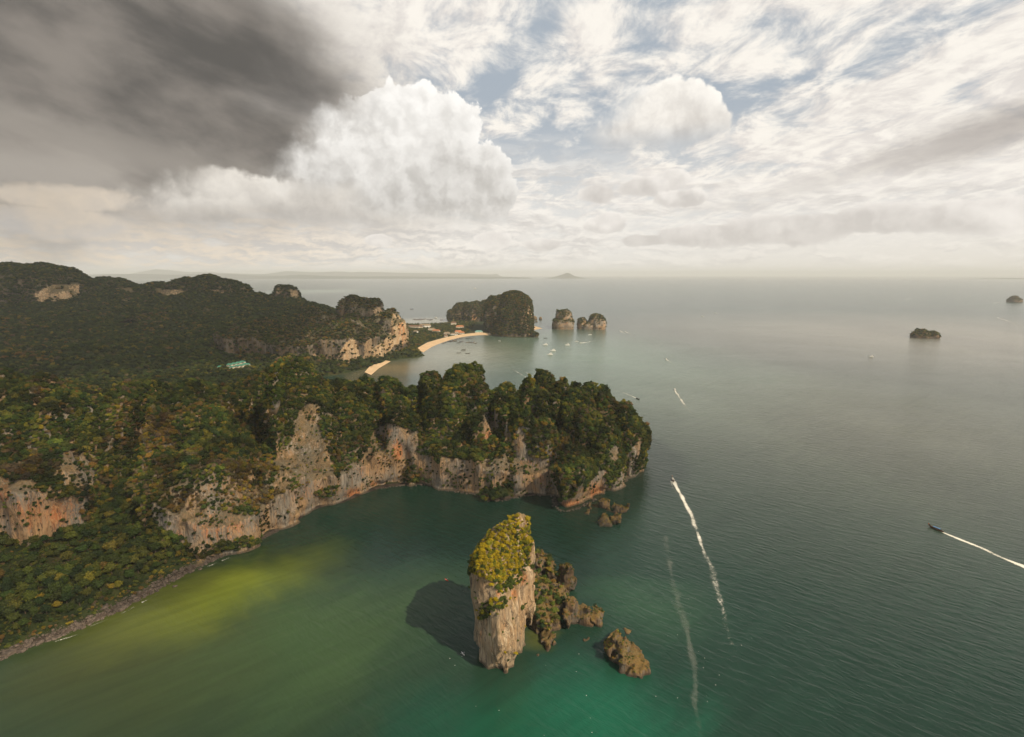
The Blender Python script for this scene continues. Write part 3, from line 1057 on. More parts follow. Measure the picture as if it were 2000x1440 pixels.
def build_headland():
    K = Karst(-560, 160, 320, 730, -4, 128, 1.6)
    # plan of the cliff mass: inland cliff foot on the left, waterline on the right
    foot = [(-30, 1060), (60, 1069), (110, 1055), (150, 1040), (172, 1022), (180, 990), (205, 960), (228, 985), (250, 1010), (300, 1030), (335, 1056), (372, 1073), (420, 1062), (470, 1047)]
    plan = [(-900, 330)] + [tuple(G(px, py, 15)[:2]) for px, py in foot] + front[12:] + tip + [(-460, 700), (-900, 690)]
    sd = poly_sdf(K.X, K.Y, plan)
    sd = sd + grid_noise(K.ax[:2], (22, 22), 11) * 3.0 + grid_noise(K.ax[:2], (9, 9), 12) * 1.3
    d = -sd
    left = np.clip((-60 - K.X) / 90, 0, 1)
    lft2 = np.clip((-285 - K.X) / 40, 0, 1)          # the leaning pale face
    right = 30 + np.clip(d, 0, 200) * 0.36
    mid = 30 + np.clip(d - 3, 0, 300) * 0.46
    lb = 56 + np.clip(d - 3, 0, 300) * 0.30
    top = right * (1 - left) + (mid * (1 - lft2) + lb * lft2) * left
    back = np.clip((705 - K.Y) / 1.0, 0, 400) * 0.85 + 20
    cap = (46 + 28 * np.clip((K.Y - 515) / 40, 0, 1)) * (1 - left) + 62 * left
    top = np.minimum(np.minimum(top, cap), back)
    top = top + grid_noise(K.ax[:2], (30, 30), 14) * 5.0
    K.body(sd, top, k=4)
    D = lambda px, py, Y, hw, ry, **kw: dm(K, px, py, Y, hw, ry, **kw)
    # crest, left to right
    for px, py, Y, hw, ry in ((-20, 732, 480, 60, 60), (70, 742, 470, 55, 55), (120, 775, 440, 40, 50), (30, 800, 425, 55, 45), (150, 850, 405, 38, 40), (90, 870, 395, 35, 30),
                              (262, 850, 428, 34, 40), (330, 880, 420, 36, 40), (400, 870, 430, 36, 40), (465, 850, 448, 34, 40), (535, 835, 468, 32, 40), (290, 800, 455, 40, 46), (360, 800, 460, 40, 46), (640, 850, 490, 22, 26), (700, 830, 500, 28, 34),
                              (255, 748, 500, 38, 70), (310, 739, 510, 45, 80), (380, 738, 510, 50, 80), (450, 735, 520, 50, 70), (300, 790, 470, 55, 55), (400, 780, 470, 55, 60),
                              (500, 728, 545, 40, 60), (570, 702, 585, 55, 60), (520, 760, 500, 45, 55), (600, 742, 545, 45, 55), (640, 746, 560, 35, 60), (694, 740, 560, 42, 70),
                              (758, 744, 560, 34, 60), (690, 772, 525, 35, 45), (620, 775, 510, 38, 40), (833, 730, 560, 38, 65), (780, 765, 525, 32, 45), (850, 760, 530, 32, 45),
                              (904, 717, 565, 50, 65), (880, 750, 535, 36, 50), (933, 757, 545, 26, 40), (985, 747, 575, 22, 34),
                              (973, 769, 540, 25, 36), (1013, 776, 540, 20, 30), (1063, 763, 545, 24, 36), (1040, 745, 580, 30, 36),
                              (1065, 725, 605, 28, 34), (1100, 732, 600, 18, 26), (1122, 738, 598, 15, 24), (1150, 740, 588, 24, 30), (1175, 752, 580, 18, 26),
                              (1131, 752, 555, 42, 50), (1190, 762, 553, 29, 34), (1225, 787, 548, 22, 30), (1238, 806, 535, 18, 40), (1150, 800, 520, 40, 36),
                              (1192, 817, 512, 36, 36), (1050, 827, 500, 30, 28), (1000, 815, 505, 22, 24), (1235, 840, 520, 18, 26),
                              (1117, 872, 474, 29, 32), (1095, 920, 462, 18, 20), (1150, 870, 490, 34, 30), (940, 800, 510, 30, 34), (870, 800, 520, 40, 36), (800, 800, 515, 36, 36)):
        D(px if px < 1180 else px - 9, py + 7, Y, hw * (1.25 if hw < 31 else 1.12), ry * 0.8, k=1.0, pw=2.6)
    # bare rock spikes
    for px, py, Y, hw, ry in ((1016, 832, 488, 9, 9), (989, 815, 496, 8, 8), (948, 812, 497, 12, 10), (539, 825, 447, 5, 5)):
        D(px, py, Y, hw, ry, pw=1.6)
    # deep gullies
    K.cut_slot(G(213, 1000, 15), (-340, 550), 10.5, 12, 34)
    K.cut_slot(G(1080, 972), AY(1075, 790, 545), 4.0, -2, 48)
    K.cut_slot(G(510, 985, 22), AY(505, 770, 520), 3.5, 36, 70)
    K.cut_slot(AY(655, 850, 505), AY(650, 750, 565), 2.5, 54, 76)
    K.cut_slot(AY(745, 830, 515), AY(735, 745, 570), 2.5, 52, 78)
    K.cut_slot(AY(830, 880, 500), AY(815, 740, 580), 2.2, 38, 78)
    K.cut_slot(AY(960, 850, 505), AY(960, 760, 570), 2.2, 40, 66)
    # caves at the waterline
    for px, py, r, z in ((985, 962, 9, 7), (938, 950, 7, 12), (955, 955, 5, 16), (1030, 960, 6, 5)):
        c = G(px, py, z)
        K.f[:] = np.maximum(K.f, r - np.sqrt((K.X[:, :, None] - c[0]) ** 2 + (K.Y[:, :, None] - c[1]) ** 2 + ((K.Z[None, None, :] - z) / 1.5) ** 2))
    K.rough(((26, 2.2), (11, 1.3), (5.5, 0.9)), 3)
    K.ridged(((18, 2.6), (7.5, 1.5)), 33, 2.6)
    K.notch(2.0)
    stains = [(775, 880, 16, 26, 1.0), (690, 965, 22, 16, 1.0), (730, 945, 14, 10, .8), (955, 850, 10, 14, .95), (760, 842, 10, 8, .8), (1030, 905, 26, 10, .6), (1060, 935, 20, 25, .55),
              (1165, 960, 22, 24, .9), (1118, 985, 26, 12, .9), (1185, 930, 8, 16, .8), (905, 930, 26, 16, .5), (10, 960, 16, 40, .8), (80, 1000, 110, 60, .72), (80, 950, 30, 14, .85), (420, 1030, 110, 45, .6), (600, 960, 60, 40, .5), (720, 900, 60, 60, .5), (1030, 930, 60, 40, .45), (880, 930, 50, 35, .4), (350, 1045, 30, 20, .5),
              (590, 970, 20, 10, .5), (600, 905, 30, 30, .35), (420, 1040, 30, 12, .5), (1225, 905, 16, 25, .55)]
    return finish(K, "headland", 'rock', stains)


CLIFF_PALE = [[(652, 724), (664, 684), (690, 656), (702, 690), (708, 724)], [(766, 612), (797, 618), (798, 670), (772, 674), (745, 707), (722, 718), (704, 714), (712, 690), (748, 668), (762, 650)], [(710, 670), (726, 660), (728, 690), (712, 690)],
              [(612, 690), (632, 700), (650, 720), (640, 735), (612, 722)], [(728, 604), (742, 598), (748, 612), (732, 622)]]
HILL_BARE = [[(66, 574), (105, 556), (156, 556), (158, 608), (122, 630), (84, 616)], [(224, 564), (260, 562), (262, 589), (224, 590)], [(306, 563), (352, 567), (390, 570), (390, 596), (362, 598), (316, 594)],
             [(408, 566), (436, 569), (460, 567), (462, 607), (432, 602), (416, 593)], [(482, 566), (487, 574), (482, 586)], [(564, 566), (581, 566), (583, 592), (570, 584)], [(540, 562), (552, 562), (552, 574), (540, 574)]]


def build_middle_cliffs():
    K = Karst(-720, -215, 1120, 1640, -4, 165, 3.4)
    plan = [(-640, 1170), (-560, 1160), (-480, 1150), (-420, 1165), (-370, 1175), (-330, 1195), (-315, 1250), (-290, 1310), (-275, 1380), (-285, 1450), (-330, 1530), (-420, 1580), (-560, 1600), (-690, 1500), (-690, 1300)]
    sd = poly_sdf(K.X, K.Y, plan) + grid_noise(K.ax[:2], (40, 40), 21) * 7
    d = np.clip(-sd, 0, 400)
    top = np.minimum(52 + d * 0.32, 78 + 0 * d) + grid_noise(K.ax[:2], (45, 45), 22) * 7
    K.body(sd, top, k=6)
    D = lambda px, py, Y, hw, ry, **kw: dm(K, px, py, Y, hw, ry, **kw)
    D(700, 583, 1500, 40, 60, pw=7); D(678, 588, 1490, 24, 50, pw=5); D(725, 587, 1490, 24, 50, pw=5)
    D(763, 606, 1370, 20, 60, pw=6); D(776, 621, 1355, 17, 45, pw=8); D(745, 616, 1380, 16, 40)
    D(670, 640, 1240, 34, 60); D(640, 650, 1240, 26, 50); D(690, 655, 1235, 20, 40, pw=5); D(720, 668, 1260, 24, 50, pw=4)
    D(610, 596, 1500, 30, 70); D(640, 612, 1430, 30, 60); D(690, 612, 1400, 36, 60); D(590, 625, 1370, 36, 60)
    D(520, 648, 1230, 40, 60, pw=4); D(565, 643, 1240, 36, 60, pw=4); D(500, 668, 1210, 24, 34, pw=5); D(600, 660, 1215, 28, 40)
    D(655, 690, 1190, 30, 26, pw=4)
    # dark overhang on the left end
    c = G(488, 716, 12)
    K.f[:] = np.maximum(K.f, 26 - np.sqrt((K.X[:, :, None] - c[0] + 8) ** 2 + (K.Y[:, :, None] - c[1]) ** 2 * 0.7 + (K.Z[None, None, :] - 24) ** 2 * 0.8))
    K.rough(((50, 4.2), (20, 3.0), (10, 1.5)), 4)
    K.ridged(((34, 5.0), (15, 3.0)), 44, 2.4)
    return finish(K, "cliffs", 'rock_scrub', [(785, 650, 10, 34, .7), (765, 650, 6, 45, .4)], pale=CLIFF_PALE)


def build_massif():
    K = Karst(-330, 125, 1690, 2600, -4, 150, 4.2)
    D = lambda px, py, Y, hw, ry, **kw: dm(K, px, py, Y, hw, ry, **kw)
    D(1006, 576, 1900, 33, 140, pw=3.4, pxy=2.4); D(976, 580, 1980, 28, 140, pw=3.4); D(1020, 588, 1830, 21, 85, pw=4, pxy=2.6); D(962, 592, 1960, 16, 100, pw=3.6)
    D(1000, 600, 1800, 30, 70, pw=4); D(985, 625, 1780, 22, 50, pw=4); D(1028, 610, 1800, 12, 60, pw=6)
    D(925, 588, 2400, 22, 110, pw=3.2); D(900, 591, 2400, 20, 90, pw=3.2); D(887, 602, 2380, 12, 70, pw=3); D(946, 584, 2400, 13, 90, pw=3); D(912, 587, 2420, 10, 60, pw=3)
    D(1000, 640, 1760, 40, 40, pw=3); D(1042, 648, 1745, 8, 30, pw=2); D(975, 640, 1790, 24, 40, pw=3)
    K.rough(((60, 4.5), (24, 3.2), (12, 1.6)), 5)
    K.ridged(((40, 5.0), (17, 3.0)), 45, 2.4)
    K.notch(2.5, 3, 4)
    return finish(K, "massif", 'rock_scrub', [(1022, 615, 9, 22, .6), (970, 632, 6, 9, .9), (925, 622, 8, 8, .8), (905, 618, 6, 8, .6), (892, 618, 5, 8, .6), (1035, 640, 4, 12, .6), (1000, 608, 8, 8, .5)], pale=[[(1012, 600), (1030, 600), (1036, 640), (1020, 645), (1010, 625)], [(966, 622), (975, 622), (975, 645), (967, 645)], [(885, 612), (912, 612), (912, 626), (884, 626)], [(922, 615), (932, 612), (932, 630), (922, 630)], [(1030, 590), (1040, 610), (1040, 655), (1032, 655)]])


def build_left_hills():
    h = 9.0
    K = Karst(-2700, -560, 1500, 2500, -4, 262, h)
    base = land_z(K.X, K.Y)
    sd = np.full(K.X.shape, -100.0)
    K.body(sd, base - 16, k=6)
    D = lambda px, py, Y, hw, ry, **kw: dm(K, px, py, Y, hw, ry, **kw)
    D(-60, 518, 1900, 110, 170, pw=4); D(40, 516, 1900, 80, 160, pw=4); D(110, 524, 1880, 56, 130, pw=4); D(145, 540, 1860, 28, 90, pw=4)
    D(125, 556, 1790, 24, 60, pw=5); D(90, 552, 1800, 30, 60, pw=4)
    D(210, 547, 2000, 50, 150, pw=4); D(260, 549, 2000, 40, 120, pw=4); D(243, 562, 1930, 20, 50, pw=5); D(175, 548, 1960, 24, 90, pw=4)
    D(310, 551, 2010, 40, 130, pw=4); D(360, 546, 2010, 40, 140, pw=4); D(410, 549, 2000, 40, 120, pw=4); D(455, 554, 1990, 30, 100, pw=4); D(340, 562, 1940, 26, 50, pw=6); D(374, 568, 1930, 14, 40, pw=6)
    D(436, 566, 1920, 20, 44, pw=6); D(474, 562, 1960, 12, 50, pw=5); D(420, 566, 1930, 12, 36, pw=5)
    D(500, 577, 1980, 40, 90, pw=3); D(528, 573, 2000, 20, 60, pw=3)
    D(563, 559, 2000, 17, 46, pw=9, pxy=3); D(548, 561, 2010, 12, 40, pw=6); D(572, 585, 1990, 26, 60, pw=3)
    K.rough(((90, 8.0), (40, 5.0), (22, 2.6)), 6, 1.6)
    return finish(K, "hills", 'rock_scrub', [(115, 590, 26, 22, .2), (435, 588, 14, 14, .2), (575, 572, 6, 12, .5)], pale=HILL_BARE)
def build_sea_stack():
    K = Karst(-50, 45, 225, 310, -3, 86, 0.66)
    base = [(-15, 246), (-10.5, 241.5), (-5, 240.5), (-1, 243), (2, 250), (7, 257), (10, 264), (8, 276), (2, 284), (-8, 284), (-16, 272), (-19, 258)]
    # section polygon grows with height (undercut foot), the crest narrows to a blade
    X, Y = K.X, K.Y
    def sect(pts):
        return poly_sdf(X, Y, pts)
    c = np.array(base).mean(0)
    lv = []
    # outlines surveyed at three heights: left edge, front edge, right edge as seen
    def world(px, py, z): return tuple(G(px, py, z)[:2])
    lv.append((0, base))
    lv.append((20, [world(930, 1228, 20), world(948, 1262, 20), world(972, 1275, 20), world(990, 1268, 20), world(1024, 1208, 20), (14.5, 268), (11, 282), (0, 290), (-12, 288), (-22, 274)]))
    lv.append((40, [world(919, 1152, 40), world(936, 1172, 40), world(962, 1192, 40), world(984, 1196, 40), (8.5, 260), (14.5, 270), (12, 284), (0, 293), (-14, 290), (-25, 276)]))
    lv.append((56, [world(925, 1110, 56), world(945, 1130, 56), (-5, 257), (4, 263), (10, 268), (14, 274), (11, 284), (2, 290), (-12, 284), (-21, 272)]))
    lv.append((68, [(-10, 266), (-4, 265), (4, 268), (10, 271), (12, 277), (8, 282), (0, 281), (-8, 275)]))
    lv.append((76, [(2, 268), (5, 267), (8, 270), (8, 275), (4, 277), (1, 273)]))
    lv.append((82, [(4, 270), (6, 270), (6, 272), (4, 272)]))
    zs = [l[0] for l in lv]
    ss = [sect(l[1]) for l in lv]
    for k, z in enumerate(K.Z):
        i = int(np.clip(np.searchsorted(zs, z) - 1, 0, len(zs) - 2))
        t = np.clip((z - zs[i]) / (zs[i + 1] - zs[i]), 0, 1.0)
        g = ss[i] * (1 - t) + ss[i + 1] * t
        g = np.maximum(g + 0.7 + 1.7 * min(max(z, 0) / 55, 1), (z - 74.0))
        K.f[:, :, k] = g
    # a rib down the front edge, hollows on the shaded face
    p0 = np.array([-4.0, 243.5]); p1 = np.array([0.0, 258.0])
    for z0, z1, r in ((-6, 58, 2.2),):
        t = np.clip((K.Z - z0) / (z1 - z0), 0, 1)
        r = np.where(K.Z < z1, r, -20.0)
        cx = p0[0] + (p1[0] - p0[0]) * t; cy = p0[1] + (p1[1] - p0[1]) * t
        g = np.sqrt((X[:, :, None] - cx) ** 2 + (Y[:, :, None] - cy) ** 2) - r
        hh = np.clip(0.5 + 0.5 * (g - K.f) / 2.0, 0, 1)
        K.f[:] = g * (1 - hh) + K.f * hh - 2.0 * hh * (1 - hh)
    K.rough(((12, 0.9),), 8, 2.5)
    K.rough(((5, 0.7), (2.2, 0.40)), 9, 2.6)
    K.ridged(((8, 1.2), (3.4, 0.9), (1.8, .5)), 10, 2.8)
    st = [(1022, 1130, 14, 22, .9), (1005, 1160, 10, 20, .7), (972, 1160, 8, 10, .8), (985, 1210, 6, 26, .6), (940, 1240, 8, 30, .45), (1020, 1200, 14, 40, .35), (960, 1270, 20, 12, .3)]
    return finish(K, "sea_stack", 'rock_pale', st, "tall lone limestone tower with yellow green scrub on its slanting top", "rock", None)




def crag(name, pts, tops, h, seed, label, stains=(), amps=((6, .7), (3, .5)), mat='rock_brown', grp=None):
    """a rock in the sea: plan outline from its waterline, tops as small towers"""
    W = np.array(wpts(pts))
    x0, y0 = W.min(0) - 6; x1, y1 = W.max(0) + 6
    zt = max(t[2] for t in tops) + 4
    K = Karst(x0, x1, y0, y1, -2, zt, h)
    sd = poly_sdf(K.X, K.Y, [tuple(w) for w in W])
    lowt = min(t[2] for t in tops) * 0.35
    K.body(sd + 0.4, np.full(sd.shape, lowt) + np.clip(-sd, 0, 6) * 0.5, k=1.5)
    for px, py, z, rx, ry, pw, rot in tops:
        c = G(px, py, z * 0.9)
        K.dome(c[0], c[1], z, rx, ry, pw=pw, rot=rot, k=1.2)
    c = W.mean(0)
    K.rough(amps, seed, 1.3)
    K.ridged(((zt * .5 + 2, 1.2 + zt * .04), (3.4, 1.1), (1.7, .55)), seed, 1.2)
    key = 'islet' if name == 'islet' else 'near_rock%d' % len([k for k in BODIES if k.startswith('near_rock')])
    return finish(K, name, mat, stains, label, "islet" if name == 'islet' else "rock", None, grp, key)


def build_rocks():
    # islet behind the stack
    crag("islet", [(1036, 1215), (1042, 1245), (1060, 1238), (1075, 1236), (1096, 1222), (1103, 1205), (1112, 1190), (1128, 1172), (1118, 1160), (1100, 1148), (1085, 1110), (1060, 1100), (1036, 1110)],
         [(1052, 1095, 21, 6, 9, 3, 0), (1075, 1102, 20, 5.5, 9, 3, 0), (1060, 1140, 17, 8, 12, 2.4, 0), (1090, 1155, 15, 7, 9, 2.4, 0), (1052, 1185, 12, 6, 9, 2.2, 0), (1078, 1195, 9, 6, 6, 2.2, 0)],
         0.45, 41, "low bushy islet tucked against the right side of the tall tower")
    crag("sea_rock", [(1093, 1130), (1112, 1152), (1120, 1142), (1122, 1120), (1110, 1115), (1096, 1118)], [(1107, 1107, 17, 5.2, 5.5, 3, 0)], 0.7, 42,
         "bushy rounded rock standing just behind the bushy islet")
    crag("sea_rock", [(1099, 1210), (1112, 1240), (1120, 1220), (1132, 1212), (1143, 1222), (1148, 1200), (1140, 1185), (1120, 1172), (1105, 1190)],
         [(1118, 1176, 13, 5.0, 5.5, 2.2, .3), (1110, 1200, 9, 3, 6, 1.6, 0), (1138, 1185, 10, 4, 5, 2, 0)], 0.6, 43, "jagged brown rock like a tooth right of the bushy islet")
    crag("sea_rock", [(1158, 1208), (1168, 1227), (1176, 1214), (1174, 1200), (1163, 1196)], [(1165, 1197, 8, 2.6, 3.4, 2, .4)], 0.5, 44, "small upright brown rock at the right end of the islet chain")
    crag("sea_rock", [(1192, 1262), (1200, 1288), (1222, 1312), (1245, 1316), (1266, 1304), (1255, 1280), (1232, 1258), (1210, 1240), (1196, 1242)],
         [(1204, 1236, 14, 3.6, 5.0, 2.2, .5), (1215, 1258, 10.5, 5, 6.5, 2.0, .75), (1236, 1283, 7.5, 5.5, 6, 1.8, .75), (1254, 1300, 4, 4, 3.5, 2, .6), (1222, 1234, 12, 1.1, 1.1, 1.6, 0)],
         0.45, 45, "big wedge of brown rock with mossy slope, alone right of the islet chain", [(1215, 1270, 10, 20, .2)])
    crag("sea_rock", [(1052, 1242), (1060, 1256), (1070, 1268), (1078, 1262), (1076, 1244), (1066, 1236)], [(1064, 1240, 5, 3, 3, 2, 0), (1068, 1254, 3.2, 2.5, 3, 2, 0)], 0.5, 46, "lumpy brown rock at the foot of the bushy islet")
    crag("sea_rock", [(1082, 1240), (1088, 1258), (1096, 1268), (1099, 1260), (1094, 1242), (1088, 1232)], [(1088, 1240, 3.4, 2.0, 4.2, 2, -.2), (1094, 1256, 2.2, 1.6, 3, 2, 0)], 0.5, 47, "thin slanting rock slab just right of the lumpy brown rock")
    crag("sea_rock", [(1039, 1276), (1042, 1284), (1050, 1284), (1054, 1275), (1046, 1271)], [(1047, 1273, 2.2, 1.7, 1.3, 2, 0)], 0.4, 48, "small pale rock in green water beside the tower foot")
    crag("sea_rock", [(1135, 1250), (1140, 1254), (1145, 1250), (1141, 1244)], [(1141, 1245, 1.8, 1.2, 1.2, 2, 0)], 0.4, 49, "tiny pale rock alone in green water below the jagged tooth rock")
    # rocks off the headland tip
    T = "off the orange headland tip"
    crag("sea_rock", [(1138, 1002), (1143, 1017), (1152, 1018), (1155, 1006), (1150, 998)], [(1148, 999, 7, 3.4, 3.4, 2.2, 0), (1147, 1010, 3, 1.6, 1.8, 2, 0)], 0.6, 51, "small grassy rock nearest the orange cliff " + T)
    crag("sea_rock", [(1144, 990), (1150, 1000), (1158, 1002), (1162, 995), (1155, 984)], [(1153, 986, 8, 3.6, 3.8, 2, .2)], 0.6, 52, "hunched grassy rock behind the small grassy rock " + T)
    crag("sea_rock", [(1159, 993), (1164, 1000), (1171, 998), (1166, 988), (1163, 983)], [(1163, 985, 3.4, 1.3, 1.6, 2, 0), (1166, 994, 2.6, 1.3, 2.2, 2, 0)], 0.5, 53, "thin splintered rock in the middle of the group " + T)
    crag("sea_rock", [(1172, 985), (1180, 992), (1190, 990), (1188, 982), (1177, 980)], [(1179, 980, 6, 4.2, 3.4, 2, -.3)], 0.6, 54, "dark rock at the back of the group " + T)
    crag("sea_rock", [(1187, 1001), (1200, 1005), (1218, 1006), (1222, 1000), (1214, 990), (1200, 984), (1190, 990)], [(1205, 984, 9, 4.5, 4, 1.8, -.3), (1198, 991, 7.5, 5.5, 4.5, 2.2, 0), (1214, 998, 4, 3.4, 3, 2, 0)], 0.6, 55, "largest dark slab rock of the group " + T)
    crag("sea_rock", [(1168, 1024), (1174, 1028), (1190, 1028), (1195, 1020), (1188, 1012), (1176, 1012)], [(1181, 1009, 7.5, 5.0, 4.5, 2.4, 0)], 0.6, 56, "round rock with bright moss cap, front of the group " + T)
    crag("sea_rock", [(1192, 1016), (1206, 1024), (1213, 1016), (1206, 1006), (1194, 1006)], [(1201, 1007, 6, 3.6, 4, 1.7, -.4), (1209, 1015, 3, 2, 2, 2, 0)], 0.6, 57, "broken grey wedge rock beside the moss capped rock " + T)
    # far islets
    K = Karst(135, 262, 1960, 2140, -3, 72, 2.6)
    dm(K, 1101, 607, 2040, 16, 60, pw=3.2, pxy=2.6); dm(K, 1100, 622, 2030, 21, 66, pw=5, pxy=2.6); dm(K, 1090, 607, 2040, 5, 14, pw=3)
    K.rough(((30, 2.0), (14, 1.6), (7, .8)), 61); K.notch(2.5, 3, 4)
    finish(K, "islet", 'rock', [(1105, 632, 8, 8, .6), (1086, 630, 4, 10, .5)], "tall dome islet, left one of the pair off the far cape", "islet", None, None, 'far_islet1')
    K = Karst(232, 372, 1930, 2110, -3, 66, 2.6)
    dm(K, 1167, 615, 2010, 17, 50, pw=3.6, pxy=2.6); dm(K, 1136, 622, 2010, 9, 34, pw=3); dm(K, 1152, 631, 2010, 24, 44, pw=4); dm(K, 1147, 628, 2010, 3, 9, pw=2)
    c = G(1143, 644, 8)
    K.f[:] = np.maximum(K.f, 9 - np.sqrt((K.X[:, :, None] - c[0]) ** 2 * 1.3 + ((K.Y[:, :, None] - c[1]) * .35) ** 2 + (K.Z[None, None, :] - 4) ** 2))
    K.rough(((30, 2.0), (14, 1.6), (7, .8)), 62); K.notch(2.5, 3, 4)
    finish(K, "islet", 'rock', [(1142, 634, 4, 4, .9), (1180, 634, 6, 8, .5)], "double humped islet with a sea arch, right one of the pair", "islet", None, None, 'far_islet2')
    for (px, py, hw, hz, lab, sd) in ((1044, 623, 5, 15, "small dark rock close to the big far cape", 63), (1056, 623, 3, 11, "tiny round rock right of the small dark rock by the far cape", 64), (1048, 628, 2, 4, "lowest tiny rock barely awash near the far cape", 65)):
        c = G(px, py + 1); r = hw * c[1] / F_PX
        K = Karst(c[0] - r * 2, c[0] + r * 2, c[1] - r * 2, c[1] + r * 2, -2, hz + 5, 1.6)
        K.dome(c[0], c[1], hz, r, r * .9, pw=2.2)
        K.rough(((9, 1.2),), sd)
        finish(K, "sea_rock", 'rock_brown', (), lab, "rock", None, None, 'far_rock%d' % sd)
    K = Karst(1240, 1420, 1650, 1800, -3, 36, 2.0)
    dm(K, 1803, 644, 1725, 14, 26, pw=2.6); dm(K, 1822, 647, 1725, 10, 22, pw=3); dm(K, 1808, 652, 1715, 24, 26, pw=3); dm(K, 1788, 650, 1725, 5, 10, pw=3)
    K.rough(((16, 2.0), (8, 1.2), (4, .6)), 66)
    finish(K, "islet", 'rock_brown', (), "low dark rocky islet alone in the grey open sea", "islet", None, None, 'far_islet3')
    K = Karst(3600, 3760, 3880, 4060, -3, 66, 4.5)
    dm(K, 1980, 577, 3960, 8, 34, pw=2.4); dm(K, 1982, 582, 3960, 12, 44, pw=4)
    K.rough(((30, 3.0), (14, 1.6)), 67)
    finish(K, "islet", 'rock_brown', (), "far block shaped islet near the right edge of the sea", "islet", None, None, 'far_islet4')


def ridge_island(name, prof, Y0, Y1, label, seed):
    """a far coast: skyline profile given as picture points, real depth from Y0 (shore) to Y1"""
    P = np.array([AY(px, py, 0.6 * Y0 + 0.4 * Y1) for px, py in prof])
    xs = np.linspace(P[0, 0], P[-1, 0], max(60, len(prof) * 8))
    zs = np.interp(xs, P[:, 0], P[:, 2])
    ys = np.linspace(Y0, Y1, 14)
    X, Y = np.meshgrid(xs, ys, indexing='ij')
    t = (Y - Y0) / (Y1 - Y0)
    sh = np.clip(t / 0.4, 0, 1) ** 0.8 * np.clip((1 - t) / 0.5, 0, 1) ** 0.7
    Z = zs[:, None] * sh
    Z *= 1 + 0.25 * grid_noise((xs, ys), (1500, 900), seed)
    Z[:, 0] = -2; Z[0] = -2; Z[-1] = -2; Z[:, -1] = -2
    n, m = X.shape
    V = np.stack([X.ravel(), Y.ravel(), Z.ravel()], 1)
    i = (np.arange(n - 1)[:, None] * m + np.arange(m - 1)[None, :]).ravel()
    me = mesh_from(name, V, np.stack([i, i + m, i + m + 1, i + 1], 1))
    o = link(name, me, MAT['far_forest'])
    return tag(o, label, None, None, 'structure')


def build_far_land():
    ridge_island("mainland", [(120, 542), (180, 535), (260, 534), (330, 536), (420, 537), (470, 539), (540, 539), (580, 536.5), (620, 537), (680, 539), (780, 540), (900, 541), (1040, 542)], 25000, 31000, None, 71)
    ridge_island("far_hills", [(120, 537), (180, 533), (240, 533.5), (300, 532), (380, 533), (460, 534), (560, 532), (600, 533), (640, 534), (700, 533), (760, 534), (860, 535.5), (980, 536)], 36000, 44000, None, 72)
    ridge_island("far_island", [(1066, 544), (1085, 541), (1100, 537), (1108, 534), (1114, 536), (1122, 540), (1135, 542.5), (1150, 544)], 26000, 29000, None, 73)
    ridge_island("far_island", [(1890, 551), (1920, 548), (1945, 546), (1975, 545), (2030, 543)], 21000, 26000, None, 74)


# ------------------------------------------------------------------ beaches
def strip(name, back, front_, zb, zf, mat, n=60, kind='structure', label=None):
    b = np.array([G(px, py, zb) for px, py in back]); f = np.array([G(px, py, zf) for px, py in front_])
    def res(a):
        s = np.r_[0, np.cumsum(np.linalg.norm(np.diff(a, axis=0), axis=1))]
        t = np.linspace(0, s[-1], n)
        return np.stack([np.interp(t, s, a[:, k]) for k in range(3)], 1)
    b = res(b); f = res(f)
    m = 6
    V = np.concatenate([b * (1 - t) + f * t for t in np.linspace(0, 1, m)])
    i = (np.arange(m - 1)[:, None] * n + np.arange(n - 1)[None, :]).ravel()
    Q = np.stack([i, i + n, i + n + 1, i + 1], 1)
    me = mesh_from(name, V, Q)
    return tag(link(name, me, MAT[mat]), label, None, None, kind)


def build_beaches():
    strip("beach", [(812, 682)] + BEACH_BACK[1:], BEACH_FRONT, 3.2, -0.25, 'sand')
    strip("beach", [(712, 727), (722, 716), (738, 709), (752, 704)], [(726, 733), (741, 720), (756, 711), (764, 706)], 2.6, -0.2, 'sand')
    strip("beach", [(1034, 641), (1036, 639), (1043, 637)], [(1040, 646), (1052, 643.5), (1061, 642)], 2.0, -0.15, 'sand')
    strip("beach", [(896, 630), (905, 629), (916, 628)], [(893, 632), (904, 632), (918, 631)], 1.5, -0.1, 'sand')
# ------------------------------------------------------------------ foliage
RNG = np.random.default_rng(20240)


def ico(sub):
    import bmesh
    bm = bmesh.new()
    bmesh.ops.create_icosphere(bm, subdivisions=sub, radius=1.0)
    V = np.array([v.co[:] for v in bm.verts]); F = np.array([[v.index for v in f.verts] for f in bm.faces])
    bm.free()
    return V, F


